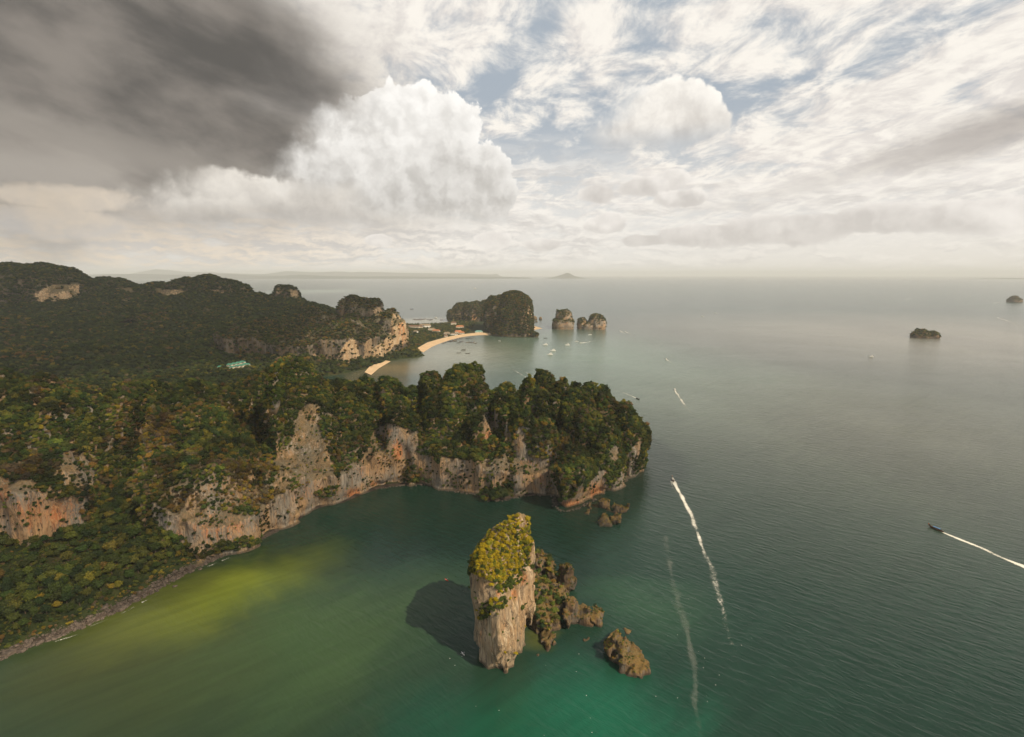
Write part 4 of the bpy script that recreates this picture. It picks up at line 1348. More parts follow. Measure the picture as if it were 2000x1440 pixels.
def crown_mesh(name, seed, lobes, leaves, leaf, flat=0.8, core=2):
    """crown of leaf sprays on lumpy boughs; unit radius, base at z = -0.6"""
    rng = np.random.default_rng(seed)
    V0, F0 = ico(core)
    C = []
    for k in range(lobes):
        a = rng.random() * 6.283; r = 0.62 * math.sqrt(rng.random()); zz = rng.uniform(-0.3, 0.62) * (1 - 0.4 * r)
        C.append((r * math.cos(a), r * math.sin(a), zz, rng.uniform(0.24, 0.46)))
    C.append((rng.uniform(-.1, .1), rng.uniform(-.1, .1), 0.0, 0.50))
    C = np.array(C)
    # core: support function of the lobes, pulled in
    D = V0 / np.linalg.norm(V0, axis=1)[:, None]
    sup = np.max(D @ C[:, :3].T + 0.88 * C[:, 3][None, :], axis=1)
    Vc = D * np.minimum(sup, 0.95)[:, None] * 0.76
    Vc[:, 2] *= flat
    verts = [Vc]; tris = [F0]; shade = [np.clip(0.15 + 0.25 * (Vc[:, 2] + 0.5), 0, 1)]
    n0 = len(Vc)
    # leaf sprays
    k = rng.choice(len(C), leaves, p=C[:, 3] ** 2 / (C[:, 3] ** 2).sum())
    d = rng.standard_normal((leaves, 3)); d /= np.linalg.norm(d, axis=1)[:, None]
    d[:, 2] = np.where(d[:, 2] < -0.35, -d[:, 2], d[:, 2])
    c = C[k, :3] + d * (C[k, 3] * rng.uniform(0.84, 1.26, leaves))[:, None]
    c[:, 2] *= flat
    nrm = d + rng.standard_normal((leaves, 3)) * 0.55
    nrm /= np.linalg.norm(nrm, axis=1)[:, None]
    t = np.cross(nrm, rng.standard_normal((leaves, 3))); t /= np.linalg.norm(t, axis=1)[:, None]
    b = np.cross(nrm, t)
    s = leaf * rng.uniform(0.6, 1.35, leaves)[:, None]
    q = np.stack([c - t * s, c - b * s * 0.7 + nrm * s * 0.12, c + t * s, c + b * s * 0.7 + nrm * s * 0.12], 1).reshape(-1, 3)
    i = n0 + np.arange(leaves)[:, None] * 4
    tr = np.concatenate([np.concatenate([i, i + 1, i + 2], 1), np.concatenate([i, i + 2, i + 3], 1)])
    verts.append(q); tris.append(tr)
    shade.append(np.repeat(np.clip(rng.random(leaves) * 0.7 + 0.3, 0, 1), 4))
    me = mesh_from(name, np.concatenate(verts), np.concatenate(tris), smooth=False)
    set_attr(me, 'shade', np.concatenate(shade))
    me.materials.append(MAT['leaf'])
    return me


def tube_mesh(name, path, radii, n=6, mat=None):
    path = np.array(path, float)
    V = []; Q = []
    for k, (p, r) in enumerate(zip(path, radii)):
        a = path[max(k - 1, 0)]; b = path[min(k + 1, len(path) - 1)]
        d = (b - a) / max(np.linalg.norm(b - a), 1e-9)
        u = np.cross(d, (0.3, 1, 0.1)); u /= np.linalg.norm(u); v = np.cross(d, u)
        for j in range(n):
            t = 2 * math.pi * j / n
            V.append(p + r * (math.cos(t) * u + math.sin(t) * v))
    for k in range(len(path) - 1):
        for j in range(n):
            Q.append((k * n + j, k * n + (j + 1) % n, (k + 1) * n + (j + 1) % n, (k + 1) * n + j))
    return np.array(V), np.array(Q)


def trunk_mesh(name, seed):
    rng = np.random.default_rng(seed)
    V, Q = tube_mesh(name, [(0, 0, -1.4), (0.03, 0.02, -0.8), (0.06, -0.02, -0.3), (0.04, 0, 0.2)], [0.11, 0.085, 0.07, 0.04])
    Vs, Qs = [V], [Q]
    n = len(V)
    for k in range(4):
        a = k * 1.57 + rng.random()
        e = np.array([math.cos(a), math.sin(a), 0]) * 0.55
        v, q = tube_mesh(name, [(0.05, 0, -0.45 + 0.1 * k), e * 0.5 + (0, 0, -0.1), e + (0, 0, 0.2)], [0.05, 0.035, 0.015], 5)
        Vs.append(v); Qs.append(q + n); n += len(v)
    me = mesh_from(name, np.concatenate(Vs), np.concatenate(Qs))
    me.materials.append(MAT['bark'])
    return me


PROTO = {}


def build_protos():
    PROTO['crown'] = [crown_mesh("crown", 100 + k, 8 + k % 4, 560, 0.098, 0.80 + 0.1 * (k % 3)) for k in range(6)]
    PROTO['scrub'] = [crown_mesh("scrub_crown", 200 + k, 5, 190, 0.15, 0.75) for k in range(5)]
    PROTO['trunk'] = [trunk_mesh("trunk", 300 + k) for k in range(3)]
    for key, names in (('crown', 'leaf_crowns'), ('scrub', 'scrub_crowns')):
        c = bpy.data.collections.new(names)
        for me in PROTO[key]:
            c.objects.link(bpy.data.objects.new(me.name, me))
        PROTO[key + '_col'] = c


def instancer(name, P, R, tint, col, count, squash=None, kind='stuff', label=None, rot=None):
    """one object that carries many crowns: a point cloud with instances"""
    n = len(P)
    me = bpy.data.meshes.new(name)
    me.vertices.add(n); me.vertices.foreach_set('co', np.ascontiguousarray(P, np.float32).ravel())
    rng = np.random.default_rng(n + 5)
    if rot is None:
        rot = np.stack([rng.uniform(-.35, .35, n), rng.uniform(-.35, .35, n), rng.random(n) * 6.283], 1)
    sq = np.stack([R * rng.uniform(.72, 1.32, n), R * rng.uniform(.72, 1.32, n), R * (squash if squash is not None else rng.uniform(.8, 1.15, n))], 1)
    set_attr(me, 'rot', rot, 'FLOAT_VECTOR'); set_attr(me, 'scl', sq, 'FLOAT_VECTOR')
    set_attr(me, 'idx', rng.integers(0, count, n), 'INT')
    set_attr(me, 'tint', np.concatenate([tint, np.ones((n, 1))], 1), 'FLOAT_COLOR')
    o = link(name, me)
    tag(o, label, None, None, kind)
    ng = bpy.data.node_groups.new(name + "_scatter", 'GeometryNodeTree')
    ng.interface.new_socket('Geometry', in_out='INPUT', socket_type='NodeSocketGeometry')
    ng.interface.new_socket('Geometry', in_out='OUTPUT', socket_type='NodeSocketGeometry')
    nd = ng.nodes; L = ng.links
    gi = nd.new('NodeGroupInput'); go = nd.new('NodeGroupOutput')
    ip = nd.new('GeometryNodeInstanceOnPoints')
    ci = nd.new('GeometryNodeCollectionInfo'); ci.inputs['Collection'].default_value = col
    ci.inputs['Separate Children'].default_value = True; ci.inputs['Reset Children'].default_value = True
    ip.inputs['Pick Instance'].default_value = True

    def named(nm, typ):
        a = nd.new('GeometryNodeInputNamedAttribute'); a.data_type = typ; a.inputs['Name'].default_value = nm
        return a.outputs['Attribute']
    er = nd.new('FunctionNodeEulerToRotation')
    L.new(gi.outputs[0], ip.inputs['Points']); L.new(ci.outputs[0], ip.inputs['Instance'])
    L.new(named('idx', 'INT'), ip.inputs['Instance Index'])
    L.new(named('rot', 'FLOAT_VECTOR'), er.inputs[0]); L.new(er.outputs[0], ip.inputs['Rotation'])
    L.new(named('scl', 'FLOAT_VECTOR'), ip.inputs['Scale'])
    L.new(ip.outputs[0], go.inputs[0])
    md = o.modifiers.new("scatter", 'NODES'); md.node_group = ng
    return o


GREENS = np.array([(0.020, 0.038, 0.013), (0.044, 0.066, 0.016), (0.082, 0.092, 0.018), (0.145, 0.130, 0.022)])
AUTUMN = np.array([(0.180, 0.135, 0.020), (0.160, 0.100, 0.028), (0.130, 0.098, 0.052), (0.115, 0.090, 0.058)])


def tints(n, rng, autumn, dark=0.5):
    """colours of n crowns: autumn = chance of a turning or bare crown (array or number)"""
    w = np.clip(rng.beta(2.2, 2.2 + 2 * dark, n) * 3.99, 0, 3.99).astype(int)
    c = GREENS[w].copy()
    a = rng.random(n) < autumn
    c[a] = AUTUMN[rng.integers(0, 4, a.sum())]
    c *= rng.uniform(0.72, 1.3, (n, 1))
    c *= rng.uniform(0.9, 1.1, (n, 3))
    return c


def blobs(px, py, spots):
    o = np.zeros(np.shape(px))
    for sx, sy, rx, ry, a in spots:
        o = np.maximum(o, a * np.exp(-(((px - sx) / rx) ** 2 + ((py - sy) / ry) ** 2)))
    return o


BARE = [
    [(-5, 930), (60, 943), (100, 972), (150, 980), (172, 1030), (130, 1052), (60, 1075), (-5, 1066)],
    [(120, 885), (160, 880), (195, 930), (180, 955), (135, 945), (115, 920)],
    [(303, 1030), (318, 1002), (400, 992), (460, 1008), (505, 1008), (512, 1045), (440, 1058), (375, 1076), (365, 1052)],
    [(595, 785), (615, 792), (628, 850), (648, 895), (655, 945), (620, 960), (600, 960), (568, 930), (570, 850), (580, 815)],
    [(552, 962), (600, 955), (640, 985), (600, 1004), (560, 1000)],
    [(728, 842), (758, 826), (818, 846), (815, 905), (785, 918), (795, 935), (760, 952), (690, 988), (645, 990), (665, 930), (700, 905), (716, 880), (722, 860)],
    [(850, 915), (868, 902), (935, 922), (932, 962), (900, 964), (862, 958)],
    [(941, 810), (970, 800), (975, 835), (952, 865), (940, 850)],
    [(982, 820), (995, 830), (998, 860), (990, 868), (981, 848)],
    [(1010, 838), (1016, 828), (1026, 850), (1030, 885), (1045, 895), (1076, 905), (1070, 966), (1008, 966), (1000, 930), (1006, 870)],
    [(922, 905), (990, 890), (1005, 935), (990, 955), (940, 950)],
    [(1150, 940), (1182, 915), (1182, 962), (1140, 995), (1092, 1004), (1086, 985), (1112, 978), (1140, 962)],
    [(1228, 885), (1255, 845), (1250, 885), (1238, 915), (1222, 950), (1188, 962), (1212, 925)],
    [(1188, 872), (1212, 872), (1205, 905), (1190, 900)],
    [(940, 735), (960, 730), (975, 740), (970, 752), (945, 750)],
    [(505, 990), (560, 962), (600, 962), (650, 985), (605, 1008), (545, 1034), (508, 1048)],
    [(812, 885), (850, 892), (872, 950), (848, 950), (812, 922)],
    [(848, 915), (868, 892), (938, 905), (936, 962), (900, 964), (860, 958)],
    [(1074, 925), (1092, 955), (1102, 1003), (1084, 992), (1076, 968)],
    [(1000, 905), (1078, 895), (1080, 968), (1004, 968)],
    [(540, 880), (575, 860), (572, 925), (560, 962), (535, 950)],
]
TREES = []        # candidate single trees: (point, radius, tint, size in the picture, zone)


def scatter_on(name, n, rlo, rhi, rng, keepf, lift=0.35, nzmin=-0.25, spacing=1.05, cell=None):
    V, Q, o = BODIES[name]
    P, nn = sample(V, Q, n, rng)
    px, py = to_px(P)
    view = np.array([0, 0, CAM_H]) - P
    view /= np.linalg.norm(view, axis=1)[:, None]
    facing = (nn * view).sum(1)
    ok = (P[:, 2] > 2.5) & (facing > -0.45) & (nn[:, 2] > nzmin) & (rng.random(n) < keepf(P, nn, px, py))
    P, nn = P[ok], nn[ok]
    r = rlo + (rhi - rlo) * rng.beta(1.3, 2.4, len(P))
    k = cell_thin(P, cell, rng) if cell else thin(P, r * spacing, rng)
    P, nn, r = P[k], nn[k], r[k]
    C = P + nn * (r * lift * 0.6)[:, None]
    C[:, 2] += r * lift
    return C, r, nn


def build_vegetation():
    rng = np.random.default_rng(99)
    # --- headland
    def hk(P, nn, px, py):
        bare = np.zeros(len(P), bool)
        for poly in BARE:
            bare |= in_poly(px, py, poly)
        e = pnoise(P, 14, 1) * 0.5 + pnoise(P, 6, 2) * 0.4
        k = np.clip(1.15 + e * .6 + np.minimum(nn[:, 2], .3) * 0.6, 0.25, 1.0)
        k = np.where((nn[:, 2] < 0.0) & (e < -0.35), 0.10, k)
        low = blobs(px, py, [(420, 970, 140, 40, .65), (690, 930, 80, 50, .5), (600, 880, 50, 80, .4), (860, 940, 60, 25, .5), (1200, 930, 30, 50, .4), (100, 940, 90, 40, .5), (1040, 900, 50, 40, .4)])
        k = k * (1 - low)
        return np.where(bare, np.where(e > 0.3, 0.35, 0.05), k)
    P, r, nn = scatter_on("headland", 230000, 1.4, 4.2, rng, hk, cell=2.4)
    px, py = to_px(P)
    r = r * (1 - blobs(px, py, [(420, 965, 150, 50, .42), (600, 890, 60, 90, .35), (700, 930, 80, 50, .35)]))
    bare = np.zeros(len(P), bool)
    for poly in BARE:
        bare |= in_poly(px, py, poly)
    r = np.where(bare, r * 0.55, r)
    au = 0.10 + blobs(px, py, [(420, 960, 170, 60, .6), (330, 850, 110, 50, .4), (450, 830, 60, 40, .35), (700, 920, 90, 45, .55), (120, 800, 120, 60, .3), (600, 900, 70, 70, .5), (1060, 880, 50, 40, .35), (60, 900, 80, 60, .4), (1110, 960, 40, 40, .3)])
    au = au * np.clip(0.7 + 1.6 * pnoise(P, 19, 4), 0.05, 2.4)
    t = tints(len(P), rng, au, 0.30) * (1 + 0.45 * np.clip(pnoise(P, 15, 9) * 1.3, -1.3, 1.6))[:, None]
    dist = np.linalg.norm(P - (0, 0, CAM_H), axis=1)
    for i in range(len(P)):
        TREES.append((P[i], r[i], t[i], r[i] / dist[i], 'cliff'))
    # --- shore bank
    n = 26000
    x = rng.uniform(-560, -60, n); y = rng.uniform(150, 520, n)
    z = ground_z(x, y)
    P = np.stack([x, y, z], 1)
    px, py = to_px(P)
    meadow = in_poly(px, py, [(-40, 1075), (150, 1060), (260, 1020), (240, 1060), (170, 1100), (60, 1130), (-40, 1150)])
    hv = np.array(BODIES["headland"][0])
    ok = (z > 3.2) & (px > -260) & (px < 720) & (~meadow | (rng.random(n) < .12))
    P = P[ok]
    r = 1.7 + 3.4 * rng.beta(1.3, 2.0, len(P))
    r *= np.clip((P[:, 2] - 2.0) / 6, 0.35, 1)
    k = thin(P, r * 1.08, rng)
    P, r = P[k], r[k]
    C = P.copy(); C[:, 2] += r * 0.85
    px, py = to_px(C)
    au = 0.04 + blobs(px, py, [(250, 1195, 90, 16, .4), (80, 1245, 70, 16, .5), (95, 1175, 22, 30, .35), (340, 1060, 25, 22, .3)])
    t = tints(len(P), rng, au, 0.45) * 0.95
    dist = np.linalg.norm(C - (0, 0, CAM_H), axis=1)
    for i in range(len(P)):
        TREES.append((C[i], r[i], t[i], r[i] / dist[i] * (1.0 if -30 < px[i] < 1300 else 0.0), 'bank'))
    # clumps of trees at the cliff foot by the water
    for x0, x1, y0, y1, zt, cnt, rr in ((934, 1000, 958, 980, 15, 46, 3.0), (632, 648, 968, 984, 7, 3, 4.2), (556, 592, 990, 1006, 5, 8, 2.6), (770, 830, 930, 946, 9, 26, 2.8), (1012, 1030, 962, 968, 3, 5, 1.6), (385, 425, 1072, 1090, 5, 6, 3.0)):
        for k in range(cnt):
            qx, qy = rng.uniform(x0, x1), rng.uniform(y0, y1)
            t_ = (y1 - qy) / (y1 - y0)
            c = G(qx, qy, 1.0)
            rad = rr * rng.uniform(.65, 1.2)
            c[2] = 0.8 + rad * .8 + zt * t_ * rng.uniform(.3, 1.0)
            TREES.append((c, rad, tints(1, rng, .08, .5)[0], rad / np.linalg.norm(c - (0, 0, CAM_H)), 'foot'))
    # undergrowth on the bank
    n = 26000
    x = rng.uniform(-420, -60, n); y = rng.uniform(170, 500, n); z = ground_z(x, y)
    ok = (z > 2.2) & (z < 24)
    U = np.stack([x, y, z + 0.2], 1)[ok]
    ur = rng.uniform(0.6, 2.0, len(U))
    ut = tints(len(U), rng, np.where(U[:, 2] < 5, 0.45, 0.1), 0.2) * 1.0
    instancer("undergrowth", U, ur, ut, PROTO['scrub_col'], 5, label="low green undergrowth covering the shore bank below the cliffs")
    # the largest 300 stand as single trees
    sz = np.array([q[3] for q in TREES])
    order = np.argsort(-sz)
    single = set(order[:300].tolist())
    rest = [TREES[i] for i in range(len(TREES)) if i not in single]
    instancer("forest", np.array([q[0] for q in rest]), np.array([q[1] for q in rest]), np.array([q[2] for q in rest]), PROTO['crown_col'], 6,
              label="mixed green and autumn coloured forest draped over the headland cliffs")
    for i in order[:300]:
        single_tree(*TREES[i])
    # --- hills and valley
    n = 90000
    x = rng.uniform(-2600, -150, n); y = rng.uniform(720, 2450, n)
    z = ground_z(x, y)
    P = np.stack([x, y, z], 1)
    px, py = to_px(P + (0, 0, 6))
    ok = (z > 1.0) & (px > -140) & (px < 1000) & (py < 790)
    clear = np.ones(len(P), bool)
    for hx, hy, hr in CLEARINGS:
        clear &= np.hypot(x - hx, y - hy) > hr
    ok &= clear
    P = P[ok]
    r = 3.2 + 4.0 * rng.beta(1.4, 2.0, len(P))
    flat = (P[:, 1] > 1300) & (P[:, 0] > -480)
    r[flat] *= 0.8
    k = cell_thin(P * (1, 1, 0), 6.6, rng)
    P, r = P[k], r[k]
    P[:, 2] += r * 0.7
    # stand on the rough ground
    P2, r2, nn2 = scatter_on("hills", 90000, 4.5, 8.5, rng, lambda P, nn, px, py: np.clip(np.where(hill_bare(px, py), 0.04, 1.0), 0, 1) * ((px > -140) & (px < 640)), cell=6.2)
    P3 = np.concatenate([P, P2]); r3 = np.concatenate([r, r2])
    px, py = to_px(P3)
    au = 0.05 + blobs(px, py, [(70, 690, 60, 18, .35), (300, 630, 60, 20, .25), (20, 650, 60, 30, .2)])
    t = tints(len(P3), rng, au, 0.7) * 0.75
    nearb = (P3[:, 1] > 1300) & (P3[:, 0] > -480)
    t[nearb] = tints(nearb.sum(), rng, 0.10, 0.2) * 0.9
    instancer("forest", P3, r3, t, PROTO['scrub_col'], 5, label="dark forest filling the valley and the hills behind the headland")
    # --- scrub on the middle cliffs, massif and far islets
    Ps, Rs, Ts = [], [], []
    def ck(P, nn, px, py):
        bare = np.zeros(len(P), bool)
        for poly in CLIFF_PALE + [[(484, 690), (496, 680), (512, 712), (505, 722)]]:
            bare |= in_poly(px, py, poly)
        e = pnoise(P, 30, 3)
        k = np.where(nn[:, 2] > 0.74, 0.7, np.where(e + nn[:, 2] > 0.4, 0.26, 0.05))
        return np.where(bare, 0.03, k)
    for nm, cnt, lo, hi, fn, dark in (("cliffs", 90000, 2.6, 5.6, ck, .5), ("massif", 80000, 3.2, 6.4, lambda P, nn, px, py: np.where(nn[:, 2] > 0.35, 1.0, np.where(pnoise(P, 34, 6) + nn[:, 2] * 1.6 > 0.3, 0.5, 0.10)), .3)):
        p, r, nn = scatter_on(nm, cnt, lo, hi, rng, fn, cell=4.2)
        Ps.append(p); Rs.append(r); Ts.append(tints(len(p), rng, 0.30, dark + .3) * 0.72)
    for nm in ("far_islet1", "far_islet2", "far_islet3", "far_islet4"):
        if True:
            p, r, nn = scatter_on(nm, 2600, 2.2, 4.6, rng, lambda P, nn, px, py: np.where(nn[:, 2] > 0.45, 1.0, np.where(nn[:, 2] + pnoise(P, 18, 8) * .6 > 0.4, 0.6, 0.04)))
            Ps.append(p); Rs.append(r); Ts.append(tints(len(p), rng, 0.16, 0.4))
    instancer("scrub", np.concatenate(Ps), np.concatenate(Rs), np.concatenate(Ts), PROTO['scrub_col'], 5, label="scrub and small trees clinging to the far cliffs and islets")
    build_shrubs(rng)


def hill_bare(px, py):
    o = np.zeros(np.shape(px), bool)
    for q in HILL_BARE:
        o |= in_poly(px, py, q)
    return o


SHRUB_N = [0]


def single_tree(C, r, tint, size, zone):
    rng = RNG
    o = bpy.data.objects.new("tree", None)
    COL.objects.link(o)
    base = C - np.array((0, 0, 0.9 * r))
    o.location = base
    o.empty_display_size = 0.5
    k = rng.integers(0, 6)
    c = link("crown", PROTO['crown'][k], None, o, (0, 0, 0.9 * r))
    c.scale = (r * rng.uniform(.9, 1.12), r * rng.uniform(.9, 1.12), r * rng.uniform(.85, 1.15))
    c.rotation_euler = (0, 0, rng.random() * 6.28)
    c['tint'] = [float(v) for v in tint]
    t = link("trunk", PROTO['trunk'][k % 3], None, o, (0, 0, 0.9 * r))
    t.scale = (r, r, r)
    t.rotation_euler = (0, 0, rng.random() * 6.28)
    px, py = to_px(C)
    lum = tint.sum()
    hue = "yellow or brown" if tint[0] > tint[1] * 1.1 else ("dark green" if lum < 0.085 else "fresh green" if lum < 0.14 else "pale green")
    kind = "spreading" if r > 4.2 else "rounded" if r > 3 else "small"
    if zone == 'foot':
        wh = "in the dark clump by the sea cave" if px > 900 else "in the clump under the orange stained cliff" if px > 700 else "alone on the waterline below the grey cliff" if px > 610 else "on the ledge just above the water"
    elif zone == 'bank':
        wh = "on the bank at the left picture edge" if px < 60 else "on the bank below the pale left cliff" if px < 130 else "on the bank right below the dark gully" if px < 220 else \
            "on the bank above the grey slab boulder" if px < 290 else "on the bank below the second cliff" if px < 370 else "where the shore bank narrows" if px < 460 else "at the cliff foot just above the water"
    else:
        wh = "on the shoulder of the left cliff block" if px < 215 else "on the broad slope right of the dark gully" if px < 480 else "on the headland slope above the grey cliff" if px < 720 else "on the headland domes above the orange cliff" if px < 960 else "on the domes at the headland tip"
    if zone == 'bank':
        sx = np.array([q[0] for q in SHORE]); sy = np.array([q[1] for q in SHORE])
        gap = np.interp(px, sx, sy) - py
        wh = ("front row, " if gap < 55 else "second row, " if gap < 95 else "back row, ") + wh
    lab = f"{kind} {hue} tree {wh}"
    tag(o, lab, "tree", lab.replace(" tree ", " trees "))


def build_shrubs(rng):
    """shrubs one by one on the stack and the near rocks"""
    out = []
    V, Q, so = BODIES["sea_stack"]

    def sk(P, nn, px, py):
        top = in_poly(px, py, [(1005, 1008), (1030, 1010), (1042, 1050), (1036, 1085), (1008, 1120), (1000, 1150), (978, 1165), (962, 1145), (942, 1126), (912, 1116), (912, 1100), (940, 1060), (975, 1030)])
        ledge = in_poly(px, py, [(940, 1180), (985, 1168), (992, 1185), (965, 1195), (945, 1215), (935, 1210)])
        side = in_poly(px, py, [(1008, 1100), (1020, 1075), (1036, 1065), (1036, 1100), (1020, 1130), (1008, 1150)])
        k = np.where(top & (P[:, 2] > 38), 0.95, np.where(ledge, 0.8, np.where(side, 0.3, 0.006)))
        spike = in_poly(px, py, [(1012, 1005), (1028, 1008), (1026, 1030), (1016, 1034)])
        return np.where(spike, 0.05, k)
    P, r, nn = scatter_on("sea_stack", 16000, 0.65, 2.1, rng, sk, 0.3, -0.6, 0.92)
    px, py = to_px(P)
    mix_ = rng.random(len(P))
    t = np.where(mix_[:, None] < 0.55, np.array([(0.30, 0.235, 0.010)]), np.where(mix_[:, None] < 0.85, np.array([(0.165, 0.165, 0.012)]), np.array([(0.055, 0.080, 0.012)])))
    t = np.where((P[:, 2] < 45)[:, None] & (rng.random(len(P)) < .6)[:, None], np.array([(0.05, 0.075, 0.012)]), t)
    t = t * rng.uniform(.75, 1.2, (len(P), 1))
    cand = [(P[i], r[i], t[i], 'stack') for i in range(len(P))]
    for nm in list(BODIES):
        if not (nm == "islet" or nm.startswith("near_rock")):
            continue
        big = nm == "islet"
        p, rr, n2 = scatter_on(nm, 1500 if big else 900, 0.9 if big else 0.45, 2.7 if big else 0.95, rng,
                               (lambda P, nn, px, py: np.where(nn[:, 2] > 0.1, 0.9, .12) * (P[:, 2] > 3.5)) if big or nm == "near_rock0" else
                               (lambda P, nn, px, py: np.where((nn[:, 2] > 0.25) & (pnoise(P, 4, 3) > -0.05) & (P[:, 2] > 2.4), 0.8, 0.0)), 0.3)
        tt = tints(len(p), rng, 0.3 if big else 0.5, 0.2) * (1.25 if big else 1.3)
        for i in range(len(p)):
            cand.append((p[i], rr[i], tt[i], 'islet' if big else nm))
    sz = np.array([c[1] / np.linalg.norm(c[0] - (0, 0, CAM_H)) for c in cand])
    order = np.argsort(-sz)
    single = order[:290]
    rest = order[290:]
    if len(rest):
        instancer("small_scrub", np.array([cand[i][0] for i in rest]), np.array([cand[i][1] for i in rest]), np.array([cand[i][2] for i in rest]), PROTO['scrub_col'], 5,
                  label="small tufts of scrub between the shrubs on the tower and near rocks")
    for i in single:
        p, r, t, z = cand[i]
        o = bpy.data.objects.new("shrub", None); COL.objects.link(o)
        o.location = p - np.array((0, 0, .5 * r))
        k = RNG.integers(0, 6)
        c = link("crown", PROTO['crown'][k], None, o, (0, 0, .5 * r))
        c.scale = (r * RNG.uniform(.9, 1.2), r * RNG.uniform(.9, 1.2), r * RNG.uniform(.8, 1.2)); c.rotation_euler = (RNG.uniform(-.3, .3), RNG.uniform(-.3, .3), RNG.random() * 6.28)
        c['tint'] = [float(v) for v in t]
        s = link("stem", PROTO['trunk'][k % 3], None, o, (0, 0, .5 * r)); s.scale = (r * .8, r * .8, r * .8)
        px, py = to_px(p)
        hue = "dark green" if t[0] < 0.06 else "brownish" if t[0] > t[1] * 1.35 else "golden yellow" if t[0] > .15 else "yellow green"
        if z == 'stack':
            side = "left edge" if px < 958 else "right edge" if px > 1005 else "middle"
            wh = "near the tip of the tall tower" if py < 1045 else f"on the {side} of the tower crown, upper part" if py < 1090 else f"on the {side} of the tower crown, lower part" if py < 1150 else "on the ledge half way down the tall tower"
        elif z == 'islet':
            wh = "on the " + ("high back" if py < 1130 else "middle" if py < 1180 else "low front") + (" left half" if px < 1068 else " right half") + " of the bushy islet by the tower"
        else:
            wh = "on the rounded rock behind the bushy islet" if z == "near_rock0" else "on the wedge rock right of the islet" if px > 1185 and py > 1200 else "on the toothed rocks right of the islet" if py > 1150 else "on the rocks off the headland tip"
        lab = f"{hue} shrub {wh}"
        tag(o, lab, "shrub", lab.replace(" shrub ", " shrubs "))
# ------------------------------------------------------------------ boats
def hull_mesh(name, L, B, H, bow_rise, stern_w, sheer=0.15, n=18, flare=1.0, bow_pow=2.2, solid=True):
    """boat hull along +x (bow at +L/2), lofted from sections; open well with inner floor"""
    V, Q = [], []
    xs = np.linspace(-L / 2, L / 2, n)
    for x in xs:
        t = (x + L / 2) / L
        w = B / 2 * (stern_w + (1 - stern_w) * min(1, t / 0.35)) if t < 0.35 else B / 2 * max(0.02, 1 - ((t - 0.35) / 0.65) ** bow_pow)
        top = H + sheer * (1 - t) ** 3 * H + bow_rise * max(0, (t - 0.55) / 0.45) ** 2.3
        keel = -0.25 * H + 1.2 * H * max(0, (t - 0.75) / 0.25) ** 2 + max(0, bow_rise - H) * 0.62 * max(0, (t - 0.72) / 0.28) ** 2
        keel = min(keel, top - 0.06)
        mid = keel + (top - keel) * 0.45
        fl = top - 0.22 * H if solid else top - 0.7 * (top - keel)
        V += [(x, 0, keel), (x, w * 0.62, keel + 0.12 * (mid - keel)), (x, w * 0.92, mid), (x, w * flare, top), (x, w * flare * 0.86, top), (x, w * 0.78, fl), (x, 0, fl),
              (x, -w * 0.78, fl), (x, -w * flare * 0.86, top), (x, -w * flare, top), (x, -w * 0.92, mid), (x, -w * 0.62, keel + 0.12 * (mid - keel))]
    m = 12
    for k in range(n - 1):
        for j in range(m):
            Q.append((k * m + j, k * m + (j + 1) % m, (k + 1) * m + (j + 1) % m, (k + 1) * m + j))
    Q = [q[::-1] for q in Q]
    V = np.array(V); Q = np.array(Q)
    me = mesh_from(name, V, Q, smooth=False)
    import bmesh
    bm = bmesh.new(); bm.from_mesh(me)
    bmesh.ops.holes_fill(bm, edges=bm.edges, sides=0)
    bmesh.ops.recalc_face_normals(bm, faces=bm.faces)
    bm.to_mesh(me); bm.free()
    return me


def shape(name, parts, mat, bevel=0.0):
    """boxes, tubes and arched sheets joined into one part mesh"""
    import bmesh
    bm = bmesh.new()
    for p in parts:
        if p[0] == 'box':
            _, c, s = p[:3]
            taper = p[3] if len(p) > 3 else 1.0
            r = bmesh.ops.create_cube(bm, size=1.0)
            for v in r['verts']:
                k = taper if v.co.z > 0 else 1.0
                v.co = Vector((c[0] + v.co.x * s[0] * k, c[1] + v.co.y * s[1] * k, c[2] + v.co.z * s[2]))
            if bevel:
                bmesh.ops.bevel(bm, geom=[e for e in bm.edges if e.verts[0] in r['verts']], offset=bevel, segments=1, affect='EDGES')
        elif p[0] == 'tube':
            _, path, rad = p
            V, Q = tube_mesh(name, path, rad if isinstance(rad, (list, tuple)) else [rad] * len(path), 6)
            vs = [bm.verts.new(v) for v in V]
            for q in Q:
                bm.faces.new([vs[i] for i in q])
        elif p[0] == 'arch':
            _, x0, x1, w, z, rise = p
            rows = []
            for x in (x0, (x0 + x1) / 2, x1):
                rows.append([[bm.verts.new((x, w / 2 * math.sin(a), z + rise * math.cos(a) - d)) for a in np.linspace(-1.3, 1.3, 7)] for d in (0, 0.05)])
            for k in range(2):
                for j in range(6):
                    a, b = rows[k], rows[k + 1]
                    bm.faces.new([a[0][j], a[0][j + 1], b[0][j + 1], b[0][j]])
                    bm.faces.new([a[1][j], b[1][j], b[1][j + 1], a[1][j + 1]])
    bmesh.ops.recalc_face_normals(bm, faces=bm.faces)
    me = bpy.data.meshes.new(name)
    bm.to_mesh(me); bm.free()
    me.materials.append(MAT[mat])
    return me


def empty(name, loc, rz, label, cat, group=None):
    o = bpy.data.objects.new(name, None)
    COL.objects.link(o)
    o.location = loc; o.rotation_euler = (0, 0, rz); o.empty_display_size = 0.5
    return tag(o, label, cat, group)


BM = {}


